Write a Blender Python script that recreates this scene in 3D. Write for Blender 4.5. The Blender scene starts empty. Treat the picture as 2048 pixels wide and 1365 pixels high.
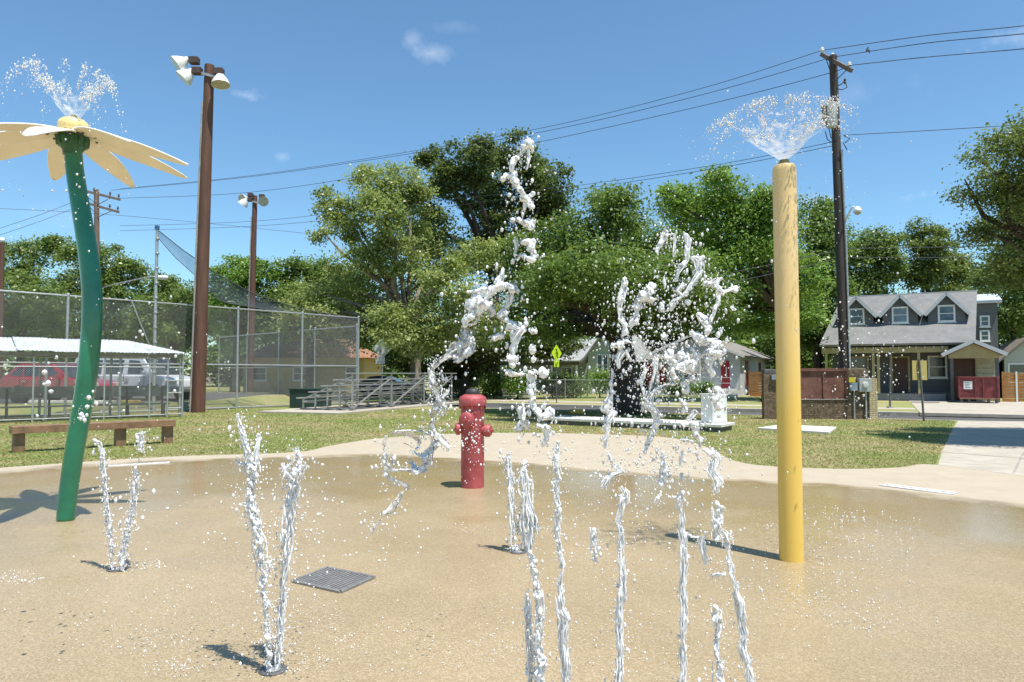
import bpy, bmesh, math, random
import numpy as np
from mathutils import Vector, Matrix, noise
R = math.radians
rng = np.random.default_rng(7)
random.seed(7)
scene = bpy.context.scene
col = scene.collection

# ------------------------------------------------------------------ camera
CAM_H, F, HOR = 1.6, 1400.0, 748.0
PITCH = math.atan((HOR - 682.5) / F)
cam = bpy.data.cameras.new('camera'); camo = bpy.data.objects.new('camera', cam); col.objects.link(camo)
camo.location = (0, 0, CAM_H); camo.rotation_euler = (math.pi / 2 + PITCH, 0, 0)
cam.sensor_width = 36; cam.lens = 36 * F / 2048; cam.clip_end = 3000; cam.clip_start = .05
scene.camera = camo

# ------------------------------------------------------------------ sun, sky, exposure
EL = R(70.5); SH = Vector((-.66, .75, 0)).normalized()           # shadows fall left and away
SUNV = Vector((-SH.x * math.cos(EL), -SH.y * math.cos(EL), math.sin(EL)))
sl = bpy.data.lights.new('sun', 'SUN'); sl.energy = 4.6; sl.angle = R(.53); sl.color = (1, .95, .87)
so = bpy.data.objects.new('sun', sl); col.objects.link(so); so.rotation_euler = SUNV.to_track_quat('Z', 'Y').to_euler(); so.location = (0, 0, 60)
scene.view_settings.view_transform = 'Standard'; scene.view_settings.look = 'None'
scene.view_settings.exposure = 0.58; scene.view_settings.gamma = 1
scene.cycles.caustics_reflective = False; scene.cycles.caustics_refractive = False
scene.cycles.max_bounces = 12; scene.cycles.transparent_max_bounces = 24; scene.cycles.transmission_bounces = 8
scene.cycles.sample_clamp_indirect = 6; scene.cycles.use_denoising = True
wd = bpy.data.worlds.new('World'); scene.world = wd; wd.use_nodes = True
wn, wl = wd.node_tree.nodes, wd.node_tree.links
wn.clear()
def ray(px, py):
    a, v = (px - 1024) / F, (682.5 - py) / F
    return Vector((a, math.cos(PITCH) - math.sin(PITCH) * v, math.sin(PITCH) + math.cos(PITCH) * v))
def build_sky():
    out = wn.new('ShaderNodeOutputWorld'); bg = wn.new('ShaderNodeBackground'); sky = wn.new('ShaderNodeTexSky')
    sky.sky_type = 'NISHITA'; sky.sun_disc = False; sky.sun_elevation = EL; sky.sun_rotation = math.atan2(SUNV.x, SUNV.y)
    sky.air_density = 1.0; sky.dust_density = .12; sky.ozone_density = 5.5; sky.altitude = 150
    bg.inputs['Strength'].default_value = .128
    tc = wn.new('ShaderNodeTexCoord'); tn = wn.new('ShaderNodeMixRGB'); tn.blend_type = 'MULTIPLY'; tn.inputs['Fac'].default_value = 1; tn.inputs['Color2'].default_value = (.82, .97, .93, 1); wl.new(sky.outputs['Color'], tn.inputs['Color1']); cur = tn.outputs['Color']
    nz = wn.new('ShaderNodeTexNoise'); nz.inputs['Scale'].default_value = 16; nz.inputs['Detail'].default_value = 7; nz.inputs['Roughness'].default_value = .62
    wl.new(tc.outputs['Generated'], nz.inputs['Vector'])
    # thin wisps of cloud: direction, half widths, strength
    for (px, py, hw, hh, st) in [(828, 76, 22, 24, .34), (866, 106, 30, 16, .4), (905, 52, 40, 12, .16), (490, 192, 46, 15, .75), (1842, 392, 70, 20, .75), (2025, 80, 70, 24, .6), (1640, 400, 60, 18, .4), (565, 313, 16, 10, .4), (1690, 190, 120, 26, .16), (130, 430, 140, 20, .12)]:
        d = ray(px, py).normalized()
        rt = d.cross(Vector((0, 0, 1))).normalized(); up = rt.cross(d)
        def dot(vec, s):
            n = wn.new('ShaderNodeVectorMath'); n.operation = 'DOT_PRODUCT'; n.inputs[1].default_value = vec * s
            wl.new(tc.outputs['Generated'], n.inputs[0]); return n.outputs['Value']
        def m(op, a, b=None, clamp=False):
            n = wn.new('ShaderNodeMath'); n.operation = op; n.use_clamp = clamp
            for k, x in enumerate((a, b)):
                if x is None: continue
                if isinstance(x, (int, float)): n.inputs[k].default_value = x
                else: wl.new(x, n.inputs[k])
            return n.outputs[0]
        a = m('POWER', m('ABSOLUTE', dot(rt, F / hw)), 2); b = m('POWER', m('ABSOLUTE', dot(up, F / hh)), 2)
        r = m('SQRT', m('ADD', a, b))
        front = m('GREATER_THAN', dot(d, 1.0), 0.0)
        k = m('SUBTRACT', 1.15, r)
        k = m('ADD', k, m('MULTIPLY', m('SUBTRACT', nz.outputs['Fac'], .56), 4.5))
        k = m('MULTIPLY', m('MULTIPLY', k, st * .34, True), front, True)
        mx = wn.new('ShaderNodeMixRGB'); wl.new(k, mx.inputs['Fac']); wl.new(cur, mx.inputs['Color1']); mx.inputs['Color2'].default_value = (6.6, 6.8, 7.2, 1)
        cur = mx.outputs['Color']
    wl.new(cur, bg.inputs['Color']); wl.new(bg.outputs['Background'], out.inputs['Surface'])
build_sky()

# ------------------------------------------------------------------ pixel helpers
def P(px, py, Y):
    r = ray(px, py); t = Y / r.y
    return Vector((r.x * t, Y, CAM_H + r.z * t))
def G(px, py, z=0.0):
    r = ray(px, py); t = (z - CAM_H) / r.z
    return Vector((r.x * t, r.y * t, z))
SA = R(28); SC, SS = math.cos(SA), math.sin(SA)                  # the street runs turned by 28 degrees
def W(u, v, z=0.0): return Vector((SC * u + SS * v, -SS * u + SC * v, z))
def S(px, py, v):                                                # pixel on the upright plane at street depth v
    r = ray(px, py); t = v / (SS * r.x + SC * r.y); p = r * t
    return SC * p.x - SS * p.y, CAM_H + p.z

# ------------------------------------------------------------------ mesh builder
class MB:
    def __init__(s, f=None): s.v = []; s.f = []; s.tf = f
    def add(s, vs, fs):
        n = len(s.v)
        s.v += [tuple(s.tf(*p)) if s.tf else tuple(p) for p in vs]
        s.f += [tuple(i + n for i in q) for q in fs]; return s
    def box(s, c, d, rz=0.0, ax=None):
        c = Vector(c); hx, hy, hz = d[0] / 2, d[1] / 2, d[2] / 2
        X, Y, Z = ax if ax else (Vector((math.cos(rz), math.sin(rz), 0)), Vector((-math.sin(rz), math.cos(rz), 0)), Vector((0, 0, 1)))
        vs = [c + X * (hx * a) + Y * (hy * b) + Z * (hz * e) for e in (-1, 1) for b in (-1, 1) for a in (-1, 1)]
        return s.add(vs, [(0, 2, 3, 1), (4, 5, 7, 6), (0, 1, 5, 4), (2, 6, 7, 3), (0, 4, 6, 2), (1, 3, 7, 5)])
    def b2(s, x0, x1, y0, y1, z0, z1): return s.box(((x0 + x1) / 2, (y0 + y1) / 2, (z0 + z1) / 2), (x1 - x0, y1 - y0, z1 - z0))
    def beam(s, a, b, w, h, up=(0, 0, 1)):
        a, b = Vector(a), Vector(b); X = (b - a); L = X.length; X.normalize(); U = Vector(up)
        Y = U.cross(X)
        if Y.length < 1e-4: Y = Vector((0, 1, 0)).cross(X)
        Y.normalize(); Z = X.cross(Y)
        return s.box((a + b) / 2, (L, w, h), ax=(X, Y, Z))
    def tube(s, pts, rad, seg=8, cap=True):
        pts = [Vector(p) for p in pts]; n = len(pts)
        if not hasattr(rad, '__len__'): rad = [rad] * n
        vs = []; prev = None
        for i, p in enumerate(pts):
            t = (pts[min(i + 1, n - 1)] - pts[max(i - 1, 0)]).normalized()
            if prev is None:
                prev = Vector((1, 0, 0)) if abs(t.x) < .9 else Vector((0, 1, 0))
            X = prev - t * prev.dot(t); X.normalize(); Y = t.cross(X); prev = X
            for k in range(seg):
                a = 2 * math.pi * k / seg
                vs.append(p + (X * math.cos(a) + Y * math.sin(a)) * rad[i])
        fs = [(i * seg + k, i * seg + (k + 1) % seg, (i + 1) * seg + (k + 1) % seg, (i + 1) * seg + k) for i in range(n - 1) for k in range(seg)]
        if cap: fs += [tuple(range(seg))[::-1], tuple((n - 1) * seg + k for k in range(seg))]
        return s.add(vs, fs)
    def cyl(s, a, b, r, seg=12): return s.tube([a, b], r, seg)
    def lathe(s, prof, o=(0, 0, 0), axis=(0, 0, 1), seg=24):
        o = Vector(o); Z = Vector(axis).normalized(); X = Vector((1, 0, 0)) if abs(Z.x) < .9 else Vector((0, 1, 0))
        X = (X - Z * X.dot(Z)).normalized(); Y = Z.cross(X); vs = []
        for (r, h) in prof:
            for k in range(seg):
                a = 2 * math.pi * k / seg; vs.append(o + (X * math.cos(a) + Y * math.sin(a)) * max(r, 1e-4) + Z * h)
        fs = [(i * seg + k, i * seg + (k + 1) % seg, (i + 1) * seg + (k + 1) % seg, (i + 1) * seg + k) for i in range(len(prof) - 1) for k in range(seg)]
        if prof[0][0] > 1e-3: fs.append(tuple(range(seg))[::-1])
        if prof[-1][0] > 1e-3: fs.append(tuple((len(prof) - 1) * seg + k for k in range(seg)))
        return s.add(vs, fs)
    def prism(s, poly, z0, z1):
        n = len(poly); vs = [(p[0], p[1], z0) for p in poly] + [(p[0], p[1], z1) for p in poly]
        return s.add(vs, [tuple(range(n))[::-1], tuple(range(n, 2 * n))] + [(i, (i + 1) % n, n + (i + 1) % n, n + i) for i in range(n)])
    def slab(s, poly, t):                                        # a thick sheet from 3D points, thickness straight down
        n = len(poly); p = [Vector(q) for q in poly]; q = [a - Vector((0, 0, t)) for a in p]
        return s.add(q + p, [tuple(range(n))[::-1], tuple(range(n, 2 * n))] + [(i, (i + 1) % n, n + (i + 1) % n, n + i) for i in range(n)])
    def build(s, name, mat, parent=None, smooth=False, bevel=0.0, loc=None):
        return mesh_obj(name, s.v, s.f, mat, parent, smooth, bevel, loc)
def worldloc(o):
    v = Vector((0, 0, 0))
    while o: v += o.location; o = o.parent
    return v
def mesh_obj(name, v, f, mat, parent=None, smooth=False, bevel=0.0, loc=None):
    va = np.array(v, float)
    if parent is not None: org = worldloc(parent)
    elif loc is not None: org = Vector(loc)
    else:
        lo, hi = va.min(0), va.max(0); org = Vector(((lo[0] + hi[0]) / 2, (lo[1] + hi[1]) / 2, lo[2]))
    me = bpy.data.meshes.new(name); me.from_pydata([tuple(x) for x in (va - np.array(org))], [], f); me.update()
    if bevel or not smooth or smooth == 'fix':
        bm = bmesh.new(); bm.from_mesh(me); bmesh.ops.recalc_face_normals(bm, faces=bm.faces); bm.to_mesh(me); bm.free()
    if smooth:
        me.polygons.foreach_set('use_smooth', [True] * len(me.polygons))
        if smooth == 'auto' or smooth == 'fix':
            try: me.set_sharp_from_angle(angle=R(38))
            except Exception: pass
    me.materials.append(mat)
    o = bpy.data.objects.new(name, me); col.objects.link(o)
    if parent is not None: o.parent = parent
    else: o.location = org
    if bevel:
        b = o.modifiers.new('bevel', 'BEVEL'); b.width = bevel; b.segments = 2; b.limit_method = 'ANGLE'
    return o
def np_mesh(name, V, Fq, mat, parent=None, smooth=False, attrs=None, loc=None):
    """big mesh from arrays: V (n,3), Fq (m,k) with k = 3 or 4"""
    org = worldloc(parent) if parent is not None else Vector(loc if loc is not None else V.mean(0))
    me = bpy.data.meshes.new(name); k = Fq.shape[1]
    me.vertices.add(len(V)); me.vertices.foreach_set('co', (V - np.array(org)).astype(np.float32).ravel())
    me.loops.add(Fq.size); me.loops.foreach_set('vertex_index', Fq.astype(np.int32).ravel())
    me.polygons.add(len(Fq)); me.polygons.foreach_set('loop_start', np.arange(0, Fq.size, k, dtype=np.int32))
    if smooth: me.polygons.foreach_set('use_smooth', np.ones(len(Fq), bool))
    for an, (dom, data) in (attrs or {}).items():
        a = me.attributes.new(an, 'FLOAT', dom); a.data.foreach_set('value', data.astype(np.float32))
    me.update(calc_edges=True); me.materials.append(mat)
    o = bpy.data.objects.new(name, me); col.objects.link(o)
    if parent is not None: o.parent = parent
    else: o.location = org
    return o
def tag(o, label=None, cat=None, group=None, kind=None):
    if label: o['label'] = label
    if cat: o['category'] = cat
    if group: o['group'] = group
    if kind: o['kind'] = kind
    return o
def thing(name, loc, label, cat, group=None):
    o = bpy.data.objects.new(name, None); col.objects.link(o); o.location = loc; o.empty_display_size = .2
    return tag(o, label, cat, group)

# ------------------------------------------------------------------ materials
MATS = {}
def nodes_mat(name):
    m = bpy.data.materials.new(name); m.use_nodes = True
    n, l = m.node_tree.nodes, m.node_tree.links
    return m, n, l, n['Principled BSDF']
def mat(name, c, rough=.6, var=.18, scale=6.0, bump=0.0, bscale=40.0, metal=0.0, spec=.5, c2=None, stretch=(1, 1, 1), coat=0.0, detail=5):
    if name in MATS: return MATS[name]
    m, n, l, b = nodes_mat(name)
    tc = n.new('ShaderNodeTexCoord'); mp = n.new('ShaderNodeMapping'); mp.inputs['Scale'].default_value = stretch
    l.new(tc.outputs['Object'], mp.inputs['Vector'])
    nz = n.new('ShaderNodeTexNoise'); nz.inputs['Scale'].default_value = scale; nz.inputs['Detail'].default_value = detail; nz.inputs['Roughness'].default_value = .65
    l.new(mp.outputs['Vector'], nz.inputs['Vector'])
    rp = n.new('ShaderNodeValToRGB'); l.new(nz.outputs['Fac'], rp.inputs['Fac'])
    a = [max(0, x * (1 - var)) for x in c]; d = c2 if c2 else [min(1, x * (1 + var)) for x in c]
    rp.color_ramp.elements[0].position = .32; rp.color_ramp.elements[1].position = .68
    rp.color_ramp.elements[0].color = (*a, 1); rp.color_ramp.elements[1].color = (*d, 1)
    l.new(rp.outputs['Color'], b.inputs['Base Color'])
    b.inputs['Roughness'].default_value = rough; b.inputs['Metallic'].default_value = metal; b.inputs['Specular IOR Level'].default_value = spec
    b.inputs['Coat Weight'].default_value = coat
    if bump:
        n2 = n.new('ShaderNodeTexNoise'); n2.inputs['Scale'].default_value = bscale; n2.inputs['Detail'].default_value = 4
        l.new(mp.outputs['Vector'], n2.inputs['Vector'])
        bp = n.new('ShaderNodeBump'); bp.inputs['Strength'].default_value = bump; bp.inputs['Distance'].default_value = .02
        l.new(n2.outputs['Fac'], bp.inputs['Height']); l.new(bp.outputs['Normal'], b.inputs['Normal'])
    MATS[name] = m; return m
def worldpos(n, l, scale):
    g = n.new('ShaderNodeNewGeometry'); z = n.new('ShaderNodeTexNoise'); z.inputs['Scale'].default_value = scale; z.inputs['Detail'].default_value = 5; z.inputs['Roughness'].default_value = .6
    l.new(g.outputs['Position'], z.inputs['Vector']); return z.outputs['Fac']
def ramp(n, l, fac, stops):
    r = n.new('ShaderNodeValToRGB'); e = r.color_ramp.elements
    while len(e) < len(stops): e.new(.5)
    for k, (p, c) in enumerate(stops): e[k].position = p; e[k].color = (*c, 1)
    l.new(fac, r.inputs['Fac']); return r.outputs['Color']
def mixc(n, l, fac, a, b, mode='MIX'):
    x = n.new('ShaderNodeMixRGB'); x.blend_type = mode
    for k, q in (('Fac', fac), ('Color1', a), ('Color2', b)):
        if isinstance(q, (int, float)): x.inputs[k].default_value = q
        elif isinstance(q, (tuple, list)): x.inputs[k].default_value = (*q, 1)
        else: l.new(q, x.inputs[k])
    return x.outputs['Color']
def math_n(n, l, op, a, b=None, clamp=False):
    x = n.new('ShaderNodeMath'); x.operation = op; x.use_clamp = clamp
    for k, q in enumerate((a, b)):
        if q is None: continue
        if isinstance(q, (int, float)): x.inputs[k].default_value = q
        else: l.new(q, x.inputs[k])
    return x.outputs[0]

def lawn_mat(name, blades=False):
    m, n, l, b = nodes_mat(name)
    big = worldpos(n, l, .3); mid = worldpos(n, l, 1.3); fine = worldpos(n, l, 22)
    green = ramp(n, l, fine, [(.3, (.18, .225, .06)), (.7, (.25, .295, .085))])
    dry = ramp(n, l, fine, [(.3, (.33, .27, .135)), (.7, (.42, .35, .19))])
    k = math_n(n, l, 'ADD', math_n(n, l, 'MULTIPLY', big, .65), math_n(n, l, 'MULTIPLY', mid, .35))
    kk = ramp(n, l, k, [(.43, (.06,) * 3), (.60, (.9,) * 3)])
    l.new(mixc(n, l, kk, green, dry), b.inputs['Base Color']); b.inputs['Roughness'].default_value = .75; b.inputs['Specular IOR Level'].default_value = .25
    if blades:
        o = n['Material Output']; t = n.new('ShaderNodeBsdfTranslucent'); l.new(mixc(n, l, kk, green, dry), t.inputs['Color'])
        x = n.new('ShaderNodeMixShader'); x.inputs['Fac'].default_value = .3; l.new(b.outputs[0], x.inputs[1]); l.new(t.outputs[0], x.inputs[2]); l.new(x.outputs[0], o.inputs['Surface'])
    else:
        bp = n.new('ShaderNodeBump'); bp.inputs['Strength'].default_value = .6; bp.inputs['Distance'].default_value = .05; l.new(fine, bp.inputs['Height']); l.new(bp.outputs['Normal'], b.inputs['Normal'])
    return m
def leaf_mat(name, dark, light, trans=.3, gloss=.45):
    m, n, l, b = nodes_mat(name)
    a = n.new('ShaderNodeAttribute'); a.attribute_name = 'tint'
    c = ramp(n, l, a.outputs['Fac'], [(.1, dark), (.9, light)])
    l.new(c, b.inputs['Base Color']); b.inputs['Roughness'].default_value = gloss; b.inputs['Specular IOR Level'].default_value = .4
    t = n.new('ShaderNodeBsdfTranslucent'); l.new(mixc(n, l, .5, c, (.22, .30, .03)), t.inputs['Color'])
    x = n.new('ShaderNodeMixShader'); x.inputs['Fac'].default_value = trans; l.new(b.outputs[0], x.inputs[1]); l.new(t.outputs[0], x.inputs[2]); l.new(x.outputs[0], n['Material Output'].inputs['Surface'])
    return m
def water_mat(name, lo=.35, hi=.95, clear=.5, bump=.6, bscale=70, foam_scale=45, p0=.36, p1=.56, zs=1.0):
    """air-filled water: white froth that also paints in refracted sun and sky, veined with clear refracting water, wet gloss over all"""
    m, n, l, b = nodes_mat(name); n.remove(b); o = n['Material Output']
    tc = n.new('ShaderNodeTexCoord'); mp = n.new('ShaderNodeMapping'); mp.inputs['Scale'].default_value = (1, 1, zs); l.new(tc.outputs['Object'], mp.inputs['Vector'])
    nz = n.new('ShaderNodeTexNoise'); nz.inputs['Scale'].default_value = bscale; nz.inputs['Detail'].default_value = 3; l.new(mp.outputs['Vector'], nz.inputs['Vector'])
    bp = n.new('ShaderNodeBump'); bp.inputs['Strength'].default_value = bump; bp.inputs['Distance'].default_value = .02; l.new(nz.outputs['Fac'], bp.inputs['Height'])
    gl = n.new('ShaderNodeBsdfGlass'); gl.inputs['IOR'].default_value = 1.33; gl.inputs['Roughness'].default_value = .04; l.new(bp.outputs['Normal'], gl.inputs['Normal'])
    df = n.new('ShaderNodeBsdfDiffuse'); df.inputs['Color'].default_value = (.96, .97, .98, 1); l.new(bp.outputs['Normal'], df.inputs['Normal'])  # white colour also stands in for sun and sky refracted by the water
    tl = n.new('ShaderNodeBsdfTranslucent'); tl.inputs['Color'].default_value = (.96, .975, .99, 1)
    wx = n.new('ShaderNodeMixShader'); wx.inputs[0].default_value = .06; l.new(df.outputs[0], wx.inputs[1]); l.new(tl.outputs[0], wx.inputs[2])
    tp = n.new('ShaderNodeBsdfTransparent')
    g2 = n.new('ShaderNodeMixShader'); g2.inputs[0].default_value = clear; l.new(gl.outputs[0], g2.inputs[1]); l.new(tp.outputs[0], g2.inputs[2])
    fz = n.new('ShaderNodeTexNoise'); fz.inputs['Scale'].default_value = foam_scale; fz.inputs['Detail'].default_value = 4; l.new(mp.outputs['Vector'], fz.inputs['Vector'])
    mr = n.new('ShaderNodeMapRange'); mr.inputs['From Min'].default_value = p0; mr.inputs['From Max'].default_value = p1; mr.inputs['To Min'].default_value = lo; mr.inputs['To Max'].default_value = hi
    l.new(fz.outputs['Fac'], mr.inputs['Value'])
    mx = n.new('ShaderNodeMixShader'); l.new(mr.outputs['Result'], mx.inputs[0]); l.new(g2.outputs[0], mx.inputs[1]); l.new(wx.outputs[0], mx.inputs[2])
    gs = n.new('ShaderNodeBsdfGlossy'); gs.inputs['Roughness'].default_value = .12; l.new(bp.outputs['Normal'], gs.inputs['Normal'])
    fr = n.new('ShaderNodeFresnel'); fr.inputs['IOR'].default_value = 1.33; l.new(bp.outputs['Normal'], fr.inputs['Normal'])
    m3 = n.new('ShaderNodeMixShader'); l.new(fr.outputs[0], m3.inputs[0]); l.new(mx.outputs[0], m3.inputs[1]); l.new(gs.outputs[0], m3.inputs[2])
    l.new(m3.outputs[0], o.inputs['Surface']); return m
def net_mat(name, c, cover):
    m, n, l, b = nodes_mat(name); b.inputs['Base Color'].default_value = (*c, 1); b.inputs['Roughness'].default_value = .8
    t = n.new('ShaderNodeBsdfTransparent'); x = n.new('ShaderNodeMixShader')
    nz = worldpos(n, l, 1.2); k = math_n(n, l, 'MULTIPLY', math_n(n, l, 'ADD', nz, .5), cover)
    l.new(k, x.inputs[0]); l.new(t.outputs[0], x.inputs[1]); l.new(b.outputs[0], x.inputs[2]); l.new(x.outputs[0], n['Material Output'].inputs['Surface'])
    return m
def glass_mat(name, c=(.03, .04, .05)):
    m, n, l, b = nodes_mat(name); z = worldpos(n, l, 1.5)
    l.new(ramp(n, l, z, [(.3, tuple(x * .5 for x in c)), (.7, tuple(min(1, x * 1.6) for x in c))]), b.inputs['Base Color'])
    b.inputs['Roughness'].default_value = .06; b.inputs['Specular IOR Level'].default_value = .8; return m
def pad_mat():
    m, n, l, b = nodes_mat('aggregate concrete')
    w = n.new('ShaderNodeAttribute'); w.attribute_name = 'wet'
    g = n.new('ShaderNodeNewGeometry')
    def nz(sc, det=4, ro=.6):
        z = n.new('ShaderNodeTexNoise'); z.inputs['Scale'].default_value = sc; z.inputs['Detail'].default_value = det; z.inputs['Roughness'].default_value = ro; l.new(g.outputs['Position'], z.inputs['Vector']); return z.outputs['Fac']
    vo = n.new('ShaderNodeTexVoronoi'); vo.inputs['Scale'].default_value = 120; l.new(g.outputs['Position'], vo.inputs['Vector'])
    vr = n.new('ShaderNodeTexVoronoi'); vr.inputs['Scale'].default_value = 120; vr.feature = 'F1'; l.new(g.outputs['Position'], vr.inputs['Vector'])
    sep = n.new('ShaderNodeSeparateColor'); l.new(vr.outputs['Color'], sep.inputs['Color'])
    stones = ramp(n, l, sep.outputs['Red'], [(0, (.36, .285, .185)), (.35, (.42, .34, .222)), (.7, (.465, .38, .255)), (1, (.56, .48, .345))])
    joint = ramp(n, l, vo.outputs['Distance'], [(.25, (1, 1, 1)), (.75, (.84, .82, .78))])
    agg = mixc(n, l, 1.0, stones, joint, 'MULTIPLY')
    tone = ramp(n, l, nz(.45, 4), [(.34, (.80, .77, .70)), (.66, (.97, .94, .875))])
    agg = mixc(n, l, 1.0, agg, tone, 'MULTIPLY')
    # wetness: 0 dry rim, 1 soaked; puddled shallow water where the film stands
    film = ramp(n, l, math_n(n, l, 'ADD', math_n(n, l, 'MULTIPLY', nz(.6, 5), .8), math_n(n, l, 'MULTIPLY', math_n(n, l, 'SUBTRACT', 1.06, w.outputs['Fac']), .85)), [(.46, (0, 0, 0)), (.70, (1, 1, 1))])
    algae = ramp(n, l, nz(.9, 4), [(.42, (1, 1, 1)), (.62, (.90, .86, .72))])
    wetc = mixc(n, l, film, agg, mixc(n, l, 1.0, agg, algae, 'MULTIPLY'))
    dry = ramp(n, l, nz(2.2, 6, .7), [(.3, (.39, .33, .24)), (.7, (.45, .39, .295))])
    edge = math_n(n, l, 'ADD', w.outputs['Fac'], math_n(n, l, 'MULTIPLY', math_n(n, l, 'SUBTRACT', nz(1.6, 5), .5), .5))
    ek = ramp(n, l, edge, [(.12, (0, 0, 0)), (.34, (1, 1, 1))])
    rim = ramp(n, l, w.outputs['Fac'], [(.12, (.74, .68, .52)), (.42, (1, 1, 1))])      # soaked brown band at the low rim
    wetc = mixc(n, l, 1.0, wetc, rim, 'MULTIPLY')
    l.new(mixc(n, l, ek, dry, wetc), b.inputs['Base Color'])
    rr = mixc(n, l, film, (.36,) * 3, (.09,) * 3); rr = mixc(n, l, ek, (.8,) * 3, rr); l.new(rr, b.inputs['Roughness'])
    b.inputs['Specular IOR Level'].default_value = .5; b.inputs['IOR'].default_value = 1.36
    h = math_n(n, l, 'ADD', math_n(n, l, 'MULTIPLY', vo.outputs['Distance'], -.8), math_n(n, l, 'MULTIPLY', nz(30, 3), .5))
    bp = n.new('ShaderNodeBump'); bp.inputs['Distance'].default_value = .006; l.new(h, bp.inputs['Height'])
    bs = mixc(n, l, film, (.42,) * 3, (.05,) * 3); bs = mixc(n, l, ek, (.15,) * 3, bs); l.new(bs, bp.inputs['Strength']); l.new(bp.outputs['Normal'], b.inputs['Normal'])
    return m
def height_paint(name, low, high, z0, z1, stain):
    """post paint: deeper and glossier low down, paler and rougher above, with run streaks"""
    m, n, l, b = nodes_mat(name)
    g = n.new('ShaderNodeNewGeometry'); sp = n.new('ShaderNodeSeparateXYZ'); l.new(g.outputs['Position'], sp.inputs[0])
    mp = n.new('ShaderNodeMapping'); mp.inputs['Scale'].default_value = (30, 30, 1.1); l.new(g.outputs['Position'], mp.inputs['Vector'])
    z = n.new('ShaderNodeTexNoise'); z.inputs['Scale'].default_value = 1; z.inputs['Detail'].default_value = 5; l.new(mp.outputs['Vector'], z.inputs['Vector'])
    k = math_n(n, l, 'DIVIDE', math_n(n, l, 'SUBTRACT', sp.outputs['Z'], z0), z1 - z0)
    k = math_n(n, l, 'ADD', k, math_n(n, l, 'MULTIPLY', math_n(n, l, 'SUBTRACT', z.outputs['Fac'], .5), .9), True)
    c = mixc(n, l, k, low, high)
    sk = ramp(n, l, z.outputs['Fac'], [(.66, (0, 0, 0)), (.80, (.12, .12, .12))])
    c = mixc(n, l, sk, c, stain)
    l.new(c, b.inputs['Base Color']); l.new(mixc(n, l, k, (.25,) * 3, (.5,) * 3), b.inputs['Roughness'])
    return m
M = dict(
    steel=mat('galvanised steel', (.42, .43, .42), .42, .2, 12, metal=.55),
    dsteel=mat('dull dark steel', (.12, .12, .12), .5, .25, 12, metal=.3),
    wire=mat('fence wire', (.33, .335, .32), .45, .2, 5, metal=.4),
    wood=mat('brown stained timber', (.23, .13, .07), .6, .35, 4, .4, 30, stretch=(1, 1, 1)),
    pole=mat('brown pole wood', (.115, .053, .033), .75, .35, 10, .5, 60, stretch=(1, 1, .06)),
    dpole=mat('dark creosote pole wood', (.055, .042, .036), .75, .4, 10, .5, 60, stretch=(1, 1, .06)),
    gpole=mat('weathered pole wood', (.17, .12, .09), .8, .35, 10, .5, 60, stretch=(1, 1, .06)),
    bark=mat('bark', (.06, .045, .035), .9, .5, 5, 1.0, 14, stretch=(1, 1, .3)),
    lbark=mat('pale bark', (.2, .17, .13), .9, .4, 4, .8, 14, stretch=(1, 1, .3)),
    conc=mat('pale concrete', (.41, .37, .30), .85, .14, 3, .3, 60),
    wconc=mat('white concrete', (.62, .60, .55), .8, .12, 3, .25, 60),
    gconc=mat('old grey concrete', (.32, .30, .27), .9, .25, 3, .4, 40),
    asph=mat('asphalt', (.085, .083, .08), .9, .25, 3, .5, 120),
    white=mat('white paint', (.78, .78, .76), .5, .06, 5),
    black=mat('black rubber', (.02, .02, .02), .7, .2, 8),
    enamel=mat('white lamp enamel', (.74, .73, .70), .35, .1, 8),
    lampin=mat('lamp reflector inside', (.45, .43, .33), .3, .2, 8),
    ballast=mat('brown ballast metal', (.07, .045, .035), .6, .3, 10),
)
# ================================================================== ground
LAWN = lawn_mat('lawn soil and turf'); BLADE = lawn_mat('grass blades', True); PAD = pad_mat()
tag(MB().b2(-900, 900, -300, 1500, -.6, -.22).build('ground', mat('earth', (.14, .12, .07), .9, .3, .05)), kind='structure')
lw = MB(W)
lw.prism([(-90, -60), (90, -60), (90, 28.5), (-90, 28.5)], -.2, -.012)
lw.prism([(-90, 34), (90, 34), (90, 260), (-90, 260)], -.2, -.012)
lw.prism([(-90, 28.5), (-22, 28.5), (-22, 34), (-90, 34)], -.2, -.012)
tag(lw.build('lawn', LAWN, loc=(0, 10, -.2)), kind='structure')
tag(MB(W).prism([(-21.85, 28.65), (90, 28.65), (90, 33.85), (-21.85, 33.85)], -.21, -.15).build('road', M['asph']), kind='structure')
kb = MB(W)
kb.prism([(-22, 28.5), (3.4, 28.5), (3.4, 28.65), (-22, 28.65)], -.2, .0); kb.prism([(8.2, 28.5), (90, 28.5), (90, 28.65), (8.2, 28.65)], -.2, .0)
tag(kb.build('kerb', M['conc']), kind='structure')
kb2 = MB(W); kb2.prism([(-22, 33.4), (1.2, 33.4), (1.2, 34), (-22, 34)], -.2, .003); kb2.prism([(7.2, 33.4), (90, 33.4), (90, 34), (7.2, 34)], -.2, .003)
tag(kb2.build('kerb', M['conc']), kind='structure')
sw = tag(MB(W).b2(-22, 1.2, 36.3, 38.0, -.1, -.002).build('sidewalk', M['conc']), kind='structure')
tag(MB(W).b2(7.2, 60, 36.3, 38.0, -.1, -.002).build('sidewalk', M['conc']), kind='structure')
hd = tag(MB(W).b2(1.2, 7.2, 33.3, 33.31, -.1, -.09).build('house_driveway', M['conc']), kind='structure')
for i, (v0, v1) in enumerate([(33.32, 36.2), (36.23, 39.5), (39.53, 43.5), (43.53, 48.9)]):
    MB(W).b2(1.25, 7.15, v0, v1, -.12, .006 + .002 * (i % 2)).build('concrete_slab', M['conc'], hd)
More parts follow.
